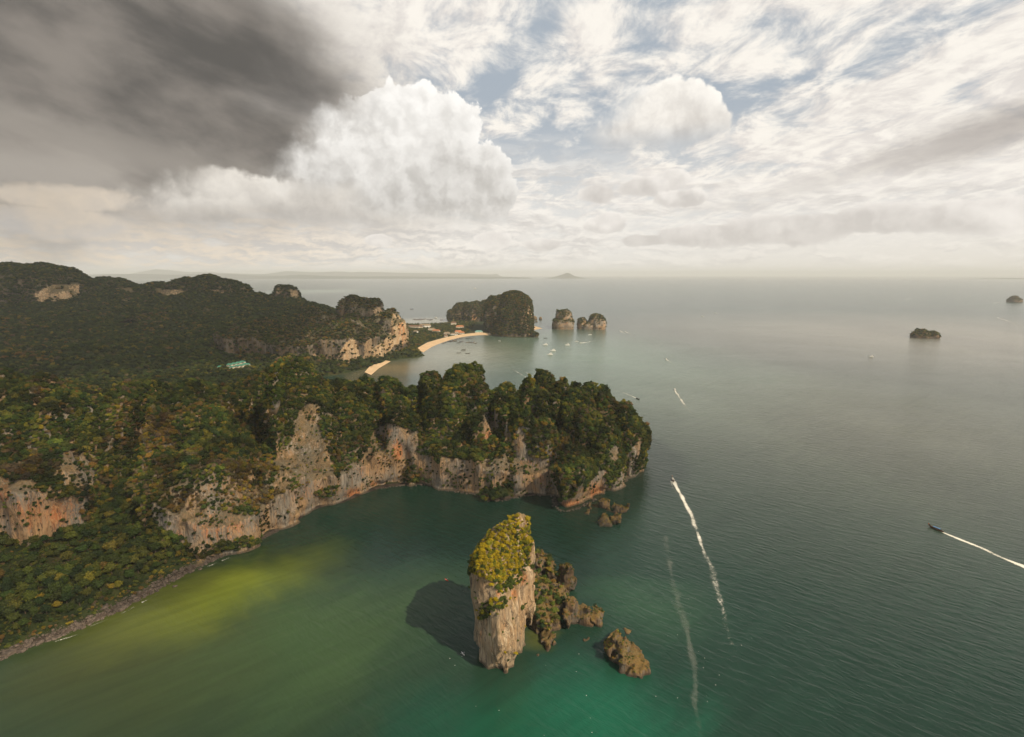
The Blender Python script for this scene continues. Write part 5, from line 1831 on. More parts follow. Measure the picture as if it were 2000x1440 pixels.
def boat_meshes():
    BM['lt_hull'] = hull_mesh("hull", 11.5, 1.9, 0.75, 2.1, 0.55, 0.5, 20, 1.0, 2.0, False); BM['lt_hull'].materials.append(MAT['wood'])
    BM['lt_hull_dark'] = BM['lt_hull'].copy(); BM['lt_hull_dark'].materials.clear(); BM['lt_hull_dark'].materials.append(MAT['dark_wood'])
    posts = [('tube', [(x, y, 0.6), (x, y, 1.75)], 0.04) for x in (-3.4, -1.2, 1.2) for y in (-0.75, 0.75)]
    BM['lt_frame'] = shape("canopy_frame", posts, 'dark_wood')
    for c in ('blue_canvas', 'white_canvas'):
        BM['lt_canopy_' + c] = shape("canopy", [('arch', -3.7, 1.6, 1.9, 1.55, 0.42)], c)
    BM['lt_engine'] = shape("engine", [('box', (-5.2, 0, 1.05), (0.9, 0.5, 0.55)), ('tube', [(-5.0, 0, 0.55), (-5.2, 0, 1.0)], 0.09)], 'metal', 0.04)
    BM['lt_shaft'] = shape("propeller_shaft", [('tube', [(-5.4, 0, 1.0), (-9.2, 0, -0.15)], 0.05), ('box', (-9.2, 0, -0.15), (0.05, 0.4, 0.12))], 'metal')
    BM['lt_bench'] = shape("bench", [('box', (x, 0, 0.5), (0.3, 1.35, 0.06)) for x in (-2.6, -1.3, 0.0, 1.3)], 'wood')
    BM['lt_garland'] = shape("bow_garland", [('tube', [(5.25, -0.16, 2.25), (5.42, 0, 2.6), (5.25, 0.16, 2.25), (5.2, 0, 1.95)], 0.13), ('box', (5.3, 0.12, 1.9), (0.06, 0.05, 0.8)), ('box', (5.25, -0.12, 1.85), (0.06, 0.05, 0.7))], 'orange_cloth')
    BM['sp_hull'] = hull_mesh("hull", 9.5, 2.8, 1.1, 0.45, 0.85, 0.0, 14, 1.06, 2.4); BM['sp_hull'].materials.append(MAT['white_paint'])
    BM['sp_cabin'] = shape("canopy", [('box', (-0.6, 0, 2.45), (4.4, 2.2, 0.12)), ('tube', [(1.3, 1, 1.0), (1.3, 1, 2.4)], .05), ('tube', [(1.3, -1, 1.0), (1.3, -1, 2.4)], .05), ('tube', [(-2.6, 1, 1.0), (-2.6, 1, 2.4)], .05), ('tube', [(-2.6, -1, 1.0), (-2.6, -1, 2.4)], .05)], 'white_canvas', 0.03)
    BM['sp_screen'] = shape("windscreen", [('box', (1.75, 0, 1.5), (0.5, 2.0, 0.75), 0.75)], 'glass', 0.03)
    BM['sp_motor'] = shape("outboard_motor", [('box', (-4.9, 0, 1.2), (0.5, 0.42, 0.75), 0.8), ('box', (-4.95, 0, 0.4), (0.22, 0.12, 1.2))], 'dark_wood', 0.04)
    BM['sa_hull'] = hull_mesh("hull", 13.0, 3.9, 1.3, 0.3, 0.7, 0.1, 16, 1.03, 2.0); BM['sa_hull'].materials.append(MAT['white_paint'])
    BM['sa_cabin'] = shape("cabin", [('box', (0.6, 0, 1.65), (5.0, 2.3, 0.75), 0.82)], 'white_paint', 0.08)
    BM['sa_window'] = shape("cabin_window", [('box', (0.6, 0, 1.7), (3.6, 2.34, 0.24), 0.97)], 'glass')
    BM['sa_mast'] = shape("mast", [('tube', [(1.2, 0, 1.9), (1.2, 0, 16.5)], [0.11, 0.07]), ('tube', [(1.2, -1.0, 10.5), (1.2, 1.0, 10.5)], 0.04)], 'metal')
    BM['sa_boom'] = shape("boom", [('tube', [(1.1, 0, 3.0), (-4.4, 0, 3.05)], 0.09), ('tube', [(0.9, 0, 3.22), (-2.0, 0, 3.28), (-4.2, 0, 3.2)], [0.22, 0.19, 0.1])], 'white_canvas')
    BM['ya_hull'] = hull_mesh("hull", 15.0, 4.4, 1.9, 0.7, 0.9, 0.0, 16, 1.05, 2.4); BM['ya_hull'].materials.append(MAT['white_paint'])
    BM['ya_house'] = shape("deckhouse", [('box', (-1.2, 0, 2.95), (8.2, 3.3, 2.1), 0.9)], 'white_paint', 0.12)
    BM['ya_window'] = shape("window_band", [('box', (-1.2, 0, 3.15), (7.6, 3.24, 0.6), 0.95)], 'glass')
    BM['ya_bridge'] = shape("flybridge", [('box', (-2.2, 0, 4.35), (4.4, 2.6, 0.6), 0.9), ('box', (-2.4, 0, 5.75), (3.8, 2.5, 0.12))] + [('tube', [(x, y, 4.5), (x, y, 5.75)], 0.05) for x in (-4.0, -0.8) for y in (-1.1, 1.1)], 'white_canvas', 0.05)
    BM['ka_hull'] = hull_mesh("hull", 3.6, 0.8, 0.28, 0.12, 0.15, 0.3, 12, 1.0, 1.8)
    BM['ka_hull'].materials.append(MAT['red_plastic'])
    BM['ka_hull_w'] = BM['ka_hull'].copy(); BM['ka_hull_w'].materials.clear(); BM['ka_hull_w'].materials.append(MAT['white_paint'])
    BM['ka_seat'] = shape("seat", [('box', (-0.4, 0, 0.25), (0.4, 0.45, 0.06)), ('box', (-0.62, 0, 0.42), (0.06, 0.42, 0.34))], 'dark_wood')
    BM['ka_paddle'] = shape("paddle", [('tube', [(0.1, -1.0, 0.45), (0.1, 1.0, 0.6)], 0.025), ('box', (0.1, -1.1, 0.44), (0.18, 0.3, 0.03)), ('box', (0.1, 1.1, 0.61), (0.18, 0.3, 0.03))], 'white_paint')


KITS = {
    'longtail': ('long_tail_boat', "long-tail boat", [('lt_hull', 'hull'), ('lt_frame', 'canopy_frame'), ('lt_canopy_blue_canvas', 'canopy'), ('lt_engine', 'engine'), ('lt_shaft', 'propeller_shaft'), ('lt_bench', 'bench'), ('lt_garland', 'bow_garland')]),
    'longtail_white': ('long_tail_boat', "long-tail boat", [('lt_hull', 'hull'), ('lt_frame', 'canopy_frame'), ('lt_canopy_white_canvas', 'canopy'), ('lt_engine', 'engine'), ('lt_shaft', 'propeller_shaft'), ('lt_bench', 'bench'), ('lt_garland', 'bow_garland')]),
    'longtail_open': ('long_tail_boat', "long-tail boat", [('lt_hull_dark', 'hull'), ('lt_engine', 'engine'), ('lt_shaft', 'propeller_shaft'), ('lt_bench', 'bench')]),
    'speed': ('speedboat', "speedboat", [('sp_hull', 'hull'), ('sp_cabin', 'canopy'), ('sp_screen', 'windscreen'), ('sp_motor', 'outboard_motor')]),
    'sail': ('sailing_boat', "sailing boat", [('sa_hull', 'hull'), ('sa_cabin', 'cabin'), ('sa_window', 'cabin_window'), ('sa_mast', 'mast'), ('sa_boom', 'boom')]),
    'yacht': ('motor_yacht', "yacht", [('ya_hull', 'hull'), ('ya_house', 'deckhouse'), ('ya_window', 'window_band'), ('ya_bridge', 'flybridge')]),
    'kayak': ('kayak', "kayak", [('ka_hull', 'hull'), ('ka_seat', 'seat'), ('ka_paddle', 'paddle')]),
    'kayak_white': ('kayak', "kayak", [('ka_hull_w', 'hull'), ('ka_seat', 'seat'), ('ka_paddle', 'paddle')]),
}


def boat(kit, px, py, head, label, group=None, scale=1.0, z=0.0):
    """head: a second picture point the bow points to"""
    p = G(px, py); q = G(*head)
    rz = math.atan2(q[1] - p[1], q[0] - p[0])
    name, cat, parts = KITS[kit]
    o = empty(name, (p[0], p[1], 0.1 + z), rz, label, cat, group)
    o.scale = (scale,) * 3
    for mk, nm in parts:
        link(nm, BM[mk], None, o)
    return o


def wake(path, w0, w1, a0, a1, label, lift=0.07, mat='foam'):
    """foam trail along picture points: width (m) and strength from the boat to the end"""
    P = np.array([G(px, py) for px, py in path])
    s = np.r_[0, np.cumsum(np.linalg.norm(np.diff(P, axis=0), axis=1))]
    n = max(14, int(s[-1] / 2.6))
    t = np.linspace(0, s[-1], n)
    C = np.stack([np.interp(t, s, P[:, k]) for k in range(3)], 1)
    k5 = np.ones(5) / 5
    for a in (0, 1):
        e = np.r_[[C[0, a]] * 2, C[:, a], [C[-1, a]] * 2]
        C[:, a] = np.convolve(e, k5, 'valid')
    d = np.gradient(C, axis=0); d /= np.linalg.norm(d, axis=1)[:, None]
    nr = np.stack([-d[:, 1], d[:, 0], 0 * d[:, 0]], 1)
    f = t / s[-1]
    w = w0 + (w1 - w0) * f
    st = a0 + (a1 - a0) * f
    st = st * np.clip((1 - f) / 0.15, 0, 1)
    rg = np.random.default_rng(int(path[0][0] * 7 + path[0][1]))
    def wob(k):
        q = np.interp(np.arange(n), np.arange(0, n + k, k), rg.standard_normal(len(np.arange(0, n + k, k))))
        return q
    w = w * np.clip(1 + 0.28 * wob(3) + 0.25 * wob(8), 0.45, 1.8)
    C = C + nr * (0.22 * w * wob(5) * np.clip(f * 8, 0, 1))[:, None]
    st = st * np.clip(1 + 0.22 * wob(4), 0.5, 1.4)
    cols = np.linspace(-1, 1, 7)
    V = []; A = []
    for c in cols:
        v = C + nr * (w * c)[:, None]; v[:, 2] = lift
        V.append(v); A.append(st * max(0, 1 - abs(c) ** 1.2) * (0.8 if abs(c) < 0.1 else 1.0))
    V = np.concatenate(V); A = np.concatenate(A)
    i = (np.arange(6)[:, None] * n + np.arange(n - 1)[None, :]).ravel()
    me = mesh_from("wake", V, np.stack([i, i + n, i + n + 1, i + 1], 1))
    set_attr(me, 'foam', A)
    return tag(link("wake", me, MAT[mat]), label, None, None, 'stuff')


def build_boats():
    boat_meshes()
    boat('longtail', 1827, 1034, (1790, 1019), "dark wooden long-tail boat with blue canopy running ahead of a white wake at right")
    wake([(1834, 1037), (1860, 1048), (1890, 1061), (1920, 1073), (1950, 1087), (1980, 1100), (2010, 1113), (2060, 1134)], 2.2, 3.4, 1.0, 0.85, "white wake behind the blue canopied long-tail boat")
    boat('longtail_white', 1314, 938, (1308, 922), "wooden long-tail boat with orange bow garland heading the long curved wake")
    wake([(1315, 939), (1320, 950), (1330, 967), (1342, 990), (1351, 1007), (1357, 1030), (1367, 1055), (1377, 1080), (1390, 1112), (1400, 1150), (1410, 1180), (1416, 1205), (1424, 1240), (1440, 1290), (1456, 1340)], 2.1, 3.0, 1.1, 0.12,
         "long curved white wake behind the orange bowed long-tail boat")
    wake([(1310, 937), (1312, 946), (1316, 956), (1323, 966)], 0.9, 0.6, 0.7, 0.2, "left bow wave of the orange bowed long-tail boat", 0.09)
    wake([(1316, 935), (1321, 944), (1327, 955), (1333, 962)], 0.9, 0.6, 0.8, 0.2, "right bow wave of the orange bowed long-tail boat", 0.09)
    wake([(1300, 1045), (1306, 1090), (1314, 1130), (1322, 1165), (1334, 1210), (1346, 1255), (1356, 1300), (1357, 1340), (1362, 1400), (1366, 1470)], 3.0, 2.2, 0.62, 0.85, "old dissolving wake between the wedge rock and the curved wake", 0.07, 'old_foam')
    boat('speed', 1318, 762, (1312, 750), "white speedboat seen from above left of the open sea, trailing a straight faint wake")
    wake([(1318, 763), (1326, 775), (1336, 790), (1350, 808), (1360, 820)], 3.2, 2.0, 0.8, 0.1, "faint straight wake behind the speedboat beyond the headland tip")
    boat('speed', 1301, 702, (1293, 697), "small white speedboat further out above the one with the straight wake")
    wake([(1301, 702), (1310, 708), (1320, 716), (1328, 722)], 2.6, 2.0, 0.7, 0.05, "short wake of the speedboat further out")
    boat('longtail_open', 1246, 780, (1262, 787), "dark open long-tail boat just off the right end of the headland crest")
    wake([(1243, 778), (1230, 772), (1215, 766), (1195, 759), (1178, 752)], 1.8, 2.4, 0.7, 0.08, "thin white wake leading to the dark boat off the headland")
    wake([(1048, 748), (1030, 738), (1012, 728), (994, 718), (975, 707)], 2.2, 2.6, 0.75, 0.1, "lower of two parallel wakes vanishing behind the headland crest")
    wake([(1050, 738), (1030, 729), (1010, 719), (990, 709), (970, 700)], 2.0, 2.6, 0.6, 0.1, "upper of two parallel wakes vanishing behind the headland crest")
    boat('speed', 1134, 670.5, (1120, 671.5), "white speedboat cutting across below the twin islets")
    wake([(1135, 670.5), (1150, 668), (1165, 665.5), (1178, 663.5)], 3.0, 2.4, 0.9, 0.15, "wake of the speedboat below the twin islets")
    boat('speed', 1211, 647, (1200, 642), "left of two white speedboats racing side by side right of the twin islets")
    wake([(1211, 647), (1219, 651), (1228, 655)], 3.0, 2.5, 0.9, 0.2, "wake of the left racing speedboat")
    boat('speed', 1221, 648, (1210, 643), "right of two white speedboats racing side by side right of the twin islets")
    wake([(1221, 648), (1231, 653), (1243, 658.5)], 3.0, 2.5, 0.9, 0.2, "wake of the right racing speedboat")
    boat('sail', 1152, 654.5, (1130, 655), "sailing boat with bare mast anchored in front of the double humped islet")
    boat('sail', 1125.5, 668, (1112, 668), "sailing boat with bare mast anchored below the gap between the islets")
    for px, py, lab in ((1065, 674.5, "white motor yacht anchored below the rocky foot of the far cape"), (1108, 675, "white motor yacht anchored alone below the left twin islet"),
                        (1080, 686, "white motor yacht, middle one of the anchored line off the bay"), (1074, 693.5, "white motor yacht anchored nearest the headland, lowest in the bay")):
        boat('yacht', px, py, (px - 20, py + .4), lab)
    boat('longtail_open', 1065, 661, (1050, 661), "dark open long-tail boat right under the far cape")
    boat('speed', 975, 666.5, (960, 665), "white speedboat moving along the left foot of the far cape")
    wake([(976, 666.5), (984, 667), (992, 667)], 2.5, 2, 0.6, 0.1, "short wake at the left foot of the far cape")
    boat('yacht', 1701, 698, (1660, 697), "cream tour boat alone in the grey open sea below the dark islet", scale=0.8)
    wake([(1706, 698.5), (1725, 699), (1750, 700)], 2.0, 2.0, 0.25, 0.05, "barely visible wake of the cream tour boat")
    for px, py, hx, hy, lab, w in ((1778, 584, 1795, 583.4, "white speedboat with foam near the top right horizon, leftmost of four", [(1776, 584), (1766, 585), (1755, 586)]),
                                   (1868, 586, 1858, 585.5, "white speedboat, second of four near the top right horizon", [(1869, 586), (1873, 586.8)]),
                                   (1893, 580, 1880, 579.5, "white speedboat, farthest of four near the top right horizon", [(1894, 580), (1898, 580.5)]),
                                   (1942, 592.5, 1930, 593.2, "white speedboat passing left of the far block islet", [(1943, 592.4), (1952, 591), (1962, 589.5)]),
                                   (1397, 612, 1380, 612, "white speedboat running level in the middle distance, right of a pair", [(1399, 612), (1408, 612.2)]),
                                   (1371, 618.3, 1355, 618.3, "white speedboat running level in the middle distance, left of a pair", [(1373, 618.3), (1380, 618.5)]),
                                   (1237, 582, 1220, 582, "distant white speedboat above the twin islets", [(1239, 582), (1248, 582.3)])):
        boat('speed', px, py, (hx, hy), lab, scale=1.2)
        wake(w, 5, 5, 0.95, 0.3, "foam trail of a far speedboat")
    wake([(1949, 621), (1962, 625), (1980, 632), (2005, 642)], 3.5, 5, 0.8, 0.3, "curved foam trail at the right edge below the far block islet")
    boat('speed', 1949, 621, (1940, 619), "white speedboat at the head of the curved foam trail at the right edge")
    # moored in the sandy bay
    grp = "long-tail boats moored in the sandy bay"
    for k, (px, py) in enumerate(((905.8, 683.3), (904.5, 685.6), (896, 690), (913.5, 691))):
        boat('longtail_open', px, py, (px + 30, py - .4 + .3 * (k % 2)), "dark open long-tail boat, one of four moored together in the middle of the bay", "four long-tail boats in the middle of the bay")
    loose = [(878.5, 667.7), (882.8, 667.4), (889.5, 667), (895.8, 670), (901, 668), (913, 669.3), (919, 669), (923, 669.5), (928.7, 671), (913, 661.7), (918.5, 660.5), (888, 665.5)]
    rng = np.random.default_rng(4)
    for k, (px, py) in enumerate(loose):
        boat(('longtail_open', 'longtail', 'longtail_white')[k % 3], px, py, (px + 20, py + rng.uniform(-2, 2)), "wooden long-tail boat moored just off the curved beach" + (" without canopy", " with blue canopy", " with pale canopy")[k % 3], grp + (" without canopy", " with blue canopy", " with pale canopy")[k % 3])
    for k in range(26):
        t = k / 25
        px = 864 + (903 - 864) * t; py = 671.2 + (660.6 - 671.2) * t ** 0.85 + rng.uniform(-.15, .15)
        kd = ('longtail_open', 'longtail_open', 'longtail_white')[k % 3]
        boat(kd, px, py, (px - 3, py - 6), "wooden long-tail boat in the dense row along the beach" + (" without canopy" if kd == 'longtail_open' else " with pale canopy"), "row of long-tail boats along the beach" + (" without canopy" if kd == 'longtail_open' else " with pale canopy"))
    for k, (px, py) in enumerate(((809, 624), (812, 625), (815.5, 624.6), (818, 624.9), (820.5, 623.6), (822, 625.4), (826, 624.3), (829, 623.5), (836, 624.6), (840.5, 625.6), (843, 624.4), (862, 625.3))):
        boat('longtail', px, py, (px + 20, py + rng.uniform(-.8, .8)), "long-tail boat moored on the shallow far side of the sand spit", "long-tail boats on the far side of the spit", scale=1.2)
    boat('yacht', 851, 621.6, (830, 621.2), "white motor yacht on the far side of the sand spit")
    boat('longtail', 804, 604.2, (780, 604), "lone brown long-tail boat out on the far bay at left", scale=1.8)
    boat('longtail_open', 873.5, 616.3, (850, 616.3), "dark boat at the left end of the far cape", scale=1.4)
    boat('yacht', 927, 564.5, (900, 564.5), "large dark ship far out beyond the cape", scale=3.2)
    boat('speed', 1040.5, 606.5, (1060, 606.2), "white speedboat emerging from behind the far cape", scale=1.3)
    boat('kayak', 872, 1133.5, (868, 1131), "tiny red and white kayak on the green water left of the tower")
    boat('kayak_white', 904, 1277.5, (900, 1273), "tiny pale kayak in the shadow of the tower")
    # foam where the sea laps the bank
    for a, b, lab in (((105, 1254), (160, 1236), "white foam lapping the boulders at the left of the bank"), ((175, 1224), (215, 1207), "white foam beside the large grey boulder"),
                      ((235, 1199), (265, 1184), "white foam in front of the shore boulders"), ((275, 1178), (312, 1158), "white foam along the middle of the shore"),
                      ((405, 1107), (425, 1098), "white foam where the bank narrows"), ((432, 1096), (452, 1087), "white foam at the right end of the boulders")):
        wake([a, ((a[0] + b[0]) / 2, (a[1] + b[1]) / 2 + 1), b], 0.9, 0.9, 0.55, 0.45, lab)


def build_flecks():
    """specks of drifting foam on the near water"""
    rng = np.random.default_rng(8)
    V, F = [], []
    for k in range(60):
        px, py = rng.uniform(860, 1480), rng.uniform(1150, 1440)
        if 905 < px < 1060 and py < 1330 or 1185 < px < 1275 and py < 1325 or px < 1180 and py < 1275:
            continue
        c = G(px, py, 0.06); s = rng.uniform(0.06, 0.16)
        a0 = rng.random() * 6.28; n0 = len(V)
        for j in range(6):
            a = a0 + j * 1.047; q = s * rng.uniform(.6, 1.3)
            V.append((c[0] + q * math.cos(a) * 1.5, c[1] + q * math.sin(a), 0.06))
        F += [(n0, n0 + j, n0 + j + 1) for j in range(1, 5)]
    tag(link("foam_flecks", mesh_from("foam_flecks", np.array(V), np.array(F), False), MAT['white_paint']), "small white specks of foam drifting on the green water", None, None, 'stuff')


# ------------------------------------------------------------------ houses
def hit(px, py):
    """where the line of sight through a picture point meets the terrain"""
    d = ray(px, py)
    t = np.linspace(700, 2600, 1600)
    X = d[0] * t; Y = d[1] * t; Z = CAM_H + d[2] * t
    L = ground_z(X, Y)
    i = np.argmax(Z < np.maximum(L, 0))
    return np.array([X[i], Y[i], max(L[i], 0.5)])


HOUSES = []
CLEARINGS = []


def plan_houses():
    g = "green roofed bungalows in two rows by the cliff"
    for px, py, w, r in ((431, 719.5, 9, 0), (449, 715.3, 9, 0), (457.7, 713.4, 9, 0), (466, 712.0, 9, 0), (474, 709.8, 9, 0), (464.4, 717.6, 9, 0), (472, 716.6, 9, 0), (479, 714.2, 9, 0), (484, 714.6, 6, 0), (453, 719.8, 7, 0)):
        HOUSES.append((px, py, w, 7, 3.0, 'green_roof', 'cream_wall', math.radians(-8), "small bungalow with pale green roof under the cliff overhang", g))
    for px, py, w, d, h, roof, wall, lab in ((895, 650, 24, 14, 4, 'orange_roof', 'cream_wall', "orange roofed beach house, left of the pair above the sand"), (901, 652, 20, 12, 4, 'orange_roof', 'cream_wall', "orange roofed beach house, right of the pair above the sand"),
                                             (887, 654.5, 22, 10, 4, 'thatch', 'white_paint', "pale roofed pavilion at the back of the beach"), (834.5, 639.5, 26, 16, 7, 'thatch', 'white_paint', "tall white house on the far side of the village"),
                                             (826, 638, 24, 14, 6, 'thatch', 'white_paint', "white house left of the tall white house"), (808, 639.5, 44, 12, 4, 'brown_roof', 'cream_wall', "long brown roofed row beside the orange cliff"),
                                             (818, 640, 30, 12, 4, 'brown_roof', 'cream_wall', "shorter brown roofed row next to the long brown row"), (935, 650, 26, 10, 4, 'teal_roof', 'cream_wall', "teal roofed beach bar at the back of the sand"),
                                             (873, 653, 20, 12, 4, 'thatch', 'cream_wall', "thatched hut behind the middle of the beach"), (886, 635, 20, 14, 9, 'brown_roof', 'cream_wall', "brown block house at the foot of the far cape woods"),
                                             (812, 649.5, 14, 10, 4, 'thatch', 'white_paint', "small white house deep in the trees by the orange cliff"), (843, 645, 26, 12, 4, 'thatch', 'cream_wall', "thatched hut on the bare patch in the village"),
                                             (852, 648, 26, 12, 4, 'orange_roof', 'cream_wall', "orange roofed hut in the middle of the village"), (871, 658, 12, 9, 4, 'brown_roof', 'cream_wall', "little brown house at the left end of the beach houses"),
                                             (898, 640, 30, 14, 4, 'orange_roof', 'cream_wall', "faded orange roof on the slope behind the beach")):
        HOUSES.append((px, py, w, d, h, roof, wall, math.radians((px * 37) % 40 - 20), lab, None))
    for hs in HOUSES:
        p = hit(hs[0], hs[1])
        CLEARINGS.append((p[0], p[1] - 4, hs[2] * 0.75 + 4))
        CLEARINGS.append((p[0], p[1] - 14, hs[2] * 0.7 + 3))


def build_houses():
    import bmesh
    cache = {}
    for px, py, w, d, h, roof, wall, rz, lab, grp in HOUSES:
        p = hit(px, py)
        o = empty("house", (p[0], p[1], p[2]), rz, lab, "house", grp)
        key = (w, d, h, roof, wall)
        if key not in cache:
            hw, hd = w / 2, d / 2
            wm = shape("wall", [('box', (0, 0, h / 2 - 1), (w, d, h + 2))], wall)
            bm = bmesh.new()
            r = 0.32 * d; e = 0.7; t = 0.3
            v = [bm.verts.new(c) for c in ((-hw - e, -hd - e, h - .2), (hw + e, -hd - e, h - .2), (hw + e, hd + e, h - .2), (-hw - e, hd + e, h - .2), (-hw * .72, 0, h + r), (hw * .72, 0, h + r))]
            for f in ((0, 1, 5, 4), (1, 2, 5), (2, 3, 4, 5), (3, 0, 4), (3, 2, 1, 0)):
                bm.faces.new([v[i] for i in f])
            rm = bpy.data.meshes.new("roof"); bm.to_mesh(rm); bm.free(); rm.materials.append(MAT[roof])
            dr = shape("door", [('box', (0.1 * w, -hd - .03, 1.05), (1.0, .1, 2.1))], 'dark_wood')
            wn = shape("window", [('box', (0, -hd - .03, 1.6), (1.4, .1, 1.1))], 'glass')
            cache[key] = (wm, rm, dr, wn)
        wm, rm, dr, wn = cache[key]
        link("wall", wm, None, o); link("roof", rm, None, o); link("door", dr, None, o)
        for k in (-0.3, 0.36):
            link("window", wn, None, o, (k * w, 0, 0))


# ------------------------------------------------------------------ boulders
def boulder_mesh(seed):
    rng = np.random.default_rng(seed)
    V, F = ico(2)
    pl = rng.standard_normal((9, 3)); pl /= np.linalg.norm(pl, axis=1)[:, None]
    off = rng.uniform(0.55, 0.85, 9)
    D = V.copy()
    s = np.min(np.where(D @ pl.T > 0.05, off[None, :] / np.maximum(D @ pl.T, 0.05), 9), axis=1)
    V = D * np.minimum(s, 1.0)[:, None] * (1 + 0.07 * rng.standard_normal((len(V), 1)))
    V *= rng.uniform(0.7, 1.15, 3)
    me = mesh_from("boulder", V, F, smooth=False)
    me.materials.append(MAT['boulder'])
    return me


def build_boulders():
    rng = np.random.default_rng(31)
    B = [boulder_mesh(500 + k) for k in range(6)]
    c = bpy.data.collections.new("boulder_shapes")
    for me in B:
        c.objects.link(bpy.data.objects.new(me.name, me))
    S = np.array([G(px, py) for px, py in SHORE[:14]])
    s = np.r_[0, np.cumsum(np.linalg.norm(np.diff(S, axis=0), axis=1))]
    N_ = 520
    u = rng.random(N_) * s[-1]
    C = np.stack([np.interp(u, s, S[:, k]) for k in range(3)], 1)
    tgt = np.stack([np.interp(np.minimum(u + 3, s[-1]), s, S[:, k]) for k in range(3)], 1) - np.stack([np.interp(np.maximum(u - 3, 0), s, S[:, k]) for k in range(3)], 1)
    tgt /= np.linalg.norm(tgt, axis=1)[:, None]
    inl = np.stack([-tgt[:, 1], tgt[:, 0]], 1)
    off = rng.uniform(-1.2, 6.0, N_)
    far = u / s[-1] > 0.62
    off[far] *= 0.45
    C[:, :2] += inl * off[:, None]
    r = 0.5 + 1.9 * rng.beta(1.2, 3.4, N_)
    C[:, 2] = np.maximum(ground_z(C[:, 0], C[:, 1]), 0.0) + r * 0.1
    bx, _ = to_px(C)
    order = np.argsort(-r * np.where((bx > -20) & (bx < 435), 1.0, 0.3))
    for i in order[:230]:
        o = link("boulder", B[rng.integers(0, 6)], None, None, C[i])
        o.scale = (r[i] * rng.uniform(.9, 1.5), r[i] * rng.uniform(.8, 1.2), r[i] * rng.uniform(.6, .95)); o.rotation_euler = (rng.uniform(-.3, .3), rng.uniform(-.3, .3), rng.random() * 6.28)
        px, py = to_px(C[i])
        big = "large" if r[i] > 1.1 else "middling" if r[i] > .75 else "small"
        edge = "at the water's edge " if C[i, 2] < 0.9 + r[i] * .1 else "higher up "
        wh = "at the left end of the rocky shore" if px < 110 else "left of the grey slab boulder" if px < 225 else "right of the grey slab boulder" if px < 330 else "where the shore narrows" if px < 430 else "at the foot of the orange cliff"
        lab = f"{big} brown boulder {edge}{wh}"
        tag(o, lab, "boulder", lab.replace("boulder", "boulders", 1))
    for px, py, r_, lab in ((18, 1277, 4.2, "huge dark boulder in the water at the far left corner"), (44, 1272, 2.0, "flat boulder touching the huge dark boulder at far left"), (236, 1191, 3.0, "large grey slab boulder half way along the rocky shore"),
                            (391, 1112, 2.0, "pale split boulder where the shore narrows"), (345, 1131, 1.9, "rounded boulder half in the water, left of the pale split one"), (341, 1146, 1.6, "low boulder standing in the water off the shore")):
        p = G(px, py)
        o = link("boulder", B[int(px) % 6], None, None, (p[0], p[1], 0.3))
        o.scale = (r_ * 1.25, r_, r_ * .6); o.rotation_euler = (0, 0, 0.6)
        tag(o, lab, "boulder")
    n = 1800
    u = rng.random(n) * s[-1]
    C = np.stack([np.interp(u, s, S[:, k]) for k in range(3)], 1)
    j = np.clip(np.searchsorted(s, u) - 1, 0, len(S) - 2)
    tg = S[j + 1] - S[j]; tg /= np.linalg.norm(tg, axis=1)[:, None]
    of = rng.uniform(-1.0, 6.5, n) * np.where(u / s[-1] > 0.62, .5, 1)
    C[:, 0] += -tg[:, 1] * of; C[:, 1] += tg[:, 0] * of
    C[:, 2] = np.maximum(ground_z(C[:, 0], C[:, 1]), 0.0)
    instancer("rubble", C, rng.uniform(0.2, 0.5, n), np.ones((n, 3)), c, 6, label="broken stones between the boulders of the rocky shore")
    # rocks under the cliff foot at the waterline
    S2 = np.array([G(px, py) for px, py in SHORE[18:34]])
    s2 = np.r_[0, np.cumsum(np.linalg.norm(np.diff(S2, axis=0), axis=1))]
    n = 420
    u = rng.random(n) * s2[-1]
    C = np.stack([np.interp(u, s2, S2[:, k]) for k in range(3)], 1) + rng.normal(0, 1.1, (n, 3)) * (1, 1, 0)
    C[:, 2] = 0.1
    instancer("rubble", C, rng.uniform(0.3, 1.2, n), np.ones((n, 3)), c, 6, label="fallen stones at the waterline under the headland cliffs")
    # bleached trunk on the bank
    p = G(214, 1133, 6)
    V, Q = tube_mesh("dead_trunk", [(0, 0, -1), (0.6, 0.3, 3), (1.8, 0.8, 7.5), (2.6, 1.0, 10)], [.28, .24, .16, .06])
    o = link("dead_tree", mesh_from("dead_tree", V, Q), MAT['pale_bark'], None, p)
    tag(o, "bleached bare trunk leaning among the bank trees", "tree")


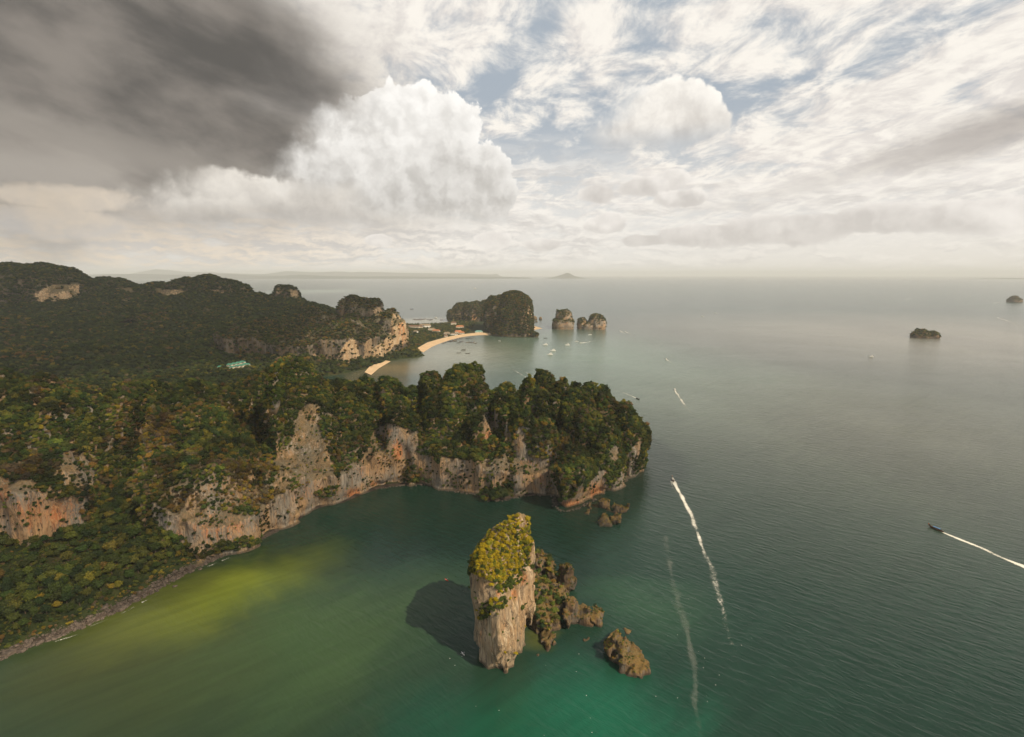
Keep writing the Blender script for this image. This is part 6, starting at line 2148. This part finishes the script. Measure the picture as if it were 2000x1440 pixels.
# ------------------------------------------------------------------ unseen clouds placed sunward, shaped to shade land and sea
def shade_cloud(label, poly, height, thick, h, seed, mat):
    """a cloud floating where the sun must pass it to reach the ground outline given"""
    off = SUN_DIR[:2] / SUN_DIR[2] * height
    W = np.array(poly) + off
    x0, y0 = W.min(0) - 150; x1, y1 = W.max(0) + 150
    ax = [np.arange(a, b + h, h) for a, b in ((x0, x1), (y0, y1), (height - thick, height + thick))]
    X, Y = np.meshgrid(ax[0], ax[1], indexing='ij')
    sd = poly_sdf(X, Y, [tuple(w) for w in W]) + grid_noise(ax[:2], (120, 120), seed) * 14 + grid_noise(ax[:2], (45, 45), seed + 1) * 7
    d = np.clip(-sd, 0, 300)
    top = height + np.sqrt(d) * thick * 0.045; bot = height - np.sqrt(d) * thick * 0.012
    Z = ax[2][None, None, :]
    f = np.maximum(sd[:, :, None], np.maximum(Z - top[:, :, None], bot[:, :, None] - Z))
    f = f + grid_noise(ax, (60, 60, 50), seed + 2) * 6
    f[0] = 9; f[-1] = 9; f[:, 0] = 9; f[:, -1] = 9; f[:, :, 0] = 9; f[:, :, -1] = 9
    V, Q = surface_nets(f.astype(np.float32), ax)
    o = link("cloud", mesh_from("cloud", V, Q), MAT[mat])
    tag(o, label, "cloud", None, None)


def build_clouds():
    shade_cloud("unseen ragged grey cloud placed sunward to shade the headland", [(-900, 180), (-330, 215), (-215, 300), (-205, 352), (-150, 352), (-128, 332), (-95, 338), (-70, 352), (-45, 348), (-8, 318), (12, 292), (40, 290), (58, 330), (78, 395),
                 (110, 450), (142, 520), (150, 640), (60, 860), (-300, 840), (-520, 980), (-900, 900)], 900, 160, 11, 81, 'thin_cloud')
    shade_cloud("unseen broad grey cloud placed sunward to shade the wooded hills", [(-3000, 850), (-1200, 880), (-560, 1050), (-480, 1180), (-520, 1300), (-430, 1420), (-400, 1600), (-520, 1800), (-700, 1900), (-760, 2300), (-1200, 2700), (-3000, 2700)],
                2000, 300, 42, 82, 'thick_cloud')


def build_haze():
    x, y, z0, z1 = 64000, 64000, -3.0, 470.0
    V = np.array([(sx * x, sy * y, z) for z in (z0, z1) for sx, sy in ((-1, -1), (1, -1), (1, 1), (-1, 1))])
    Q = np.array([(3, 2, 1, 0), (4, 5, 6, 7), (0, 1, 5, 4), (1, 2, 6, 5), (2, 3, 7, 6), (3, 0, 4, 7)])
    m = bpy.data.materials.new("haze"); m.use_nodes = True
    nt = m.node_tree; nt.nodes.clear()
    out = nt.nodes.new('ShaderNodeOutputMaterial')
    v = nt.nodes.new('ShaderNodeVolumePrincipled')
    v.inputs['Color'].default_value = (0.93, 0.95, 0.97, 1)
    v.inputs['Density'].default_value = HAZE_DENSITY
    v.inputs['Anisotropy'].default_value = 0.0
    nt.links.new(v.outputs[0], out.inputs['Volume'])
    o = link("haze", mesh_from("haze", V, Q, smooth=False), m)
    tag(o, "thin pale haze over the whole sea and coast", None, None, 'stuff')


def build_sea():
    R = 60000.0
    xs = np.r_[-R, -20000, -6000, -2000, 0, 2000, 6000, 20000, R]
    X, Y = np.meshgrid(xs, xs, indexing='ij')
    V = np.stack([X.ravel(), Y.ravel(), 0 * X.ravel()], 1)
    n = len(xs)
    i = (np.arange(n - 1)[:, None] * n + np.arange(n - 1)[None, :]).ravel()
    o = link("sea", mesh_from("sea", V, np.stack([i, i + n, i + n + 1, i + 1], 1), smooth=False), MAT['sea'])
    tag(o, None, None, None, 'structure')


# ------------------------------------------------------------------ build
HAZE_DENSITY = 4.2e-5
build_materials()
build_sea()
build_terrain()
build_headland()
build_middle_cliffs()
build_massif()
build_left_hills()
build_far_land()
build_beaches()
build_sea_stack()
build_rocks()
build_clouds()
build_haze()
build_protos()
plan_houses()
build_vegetation()
build_boulders()
build_houses()
build_boats()
build_flecks()
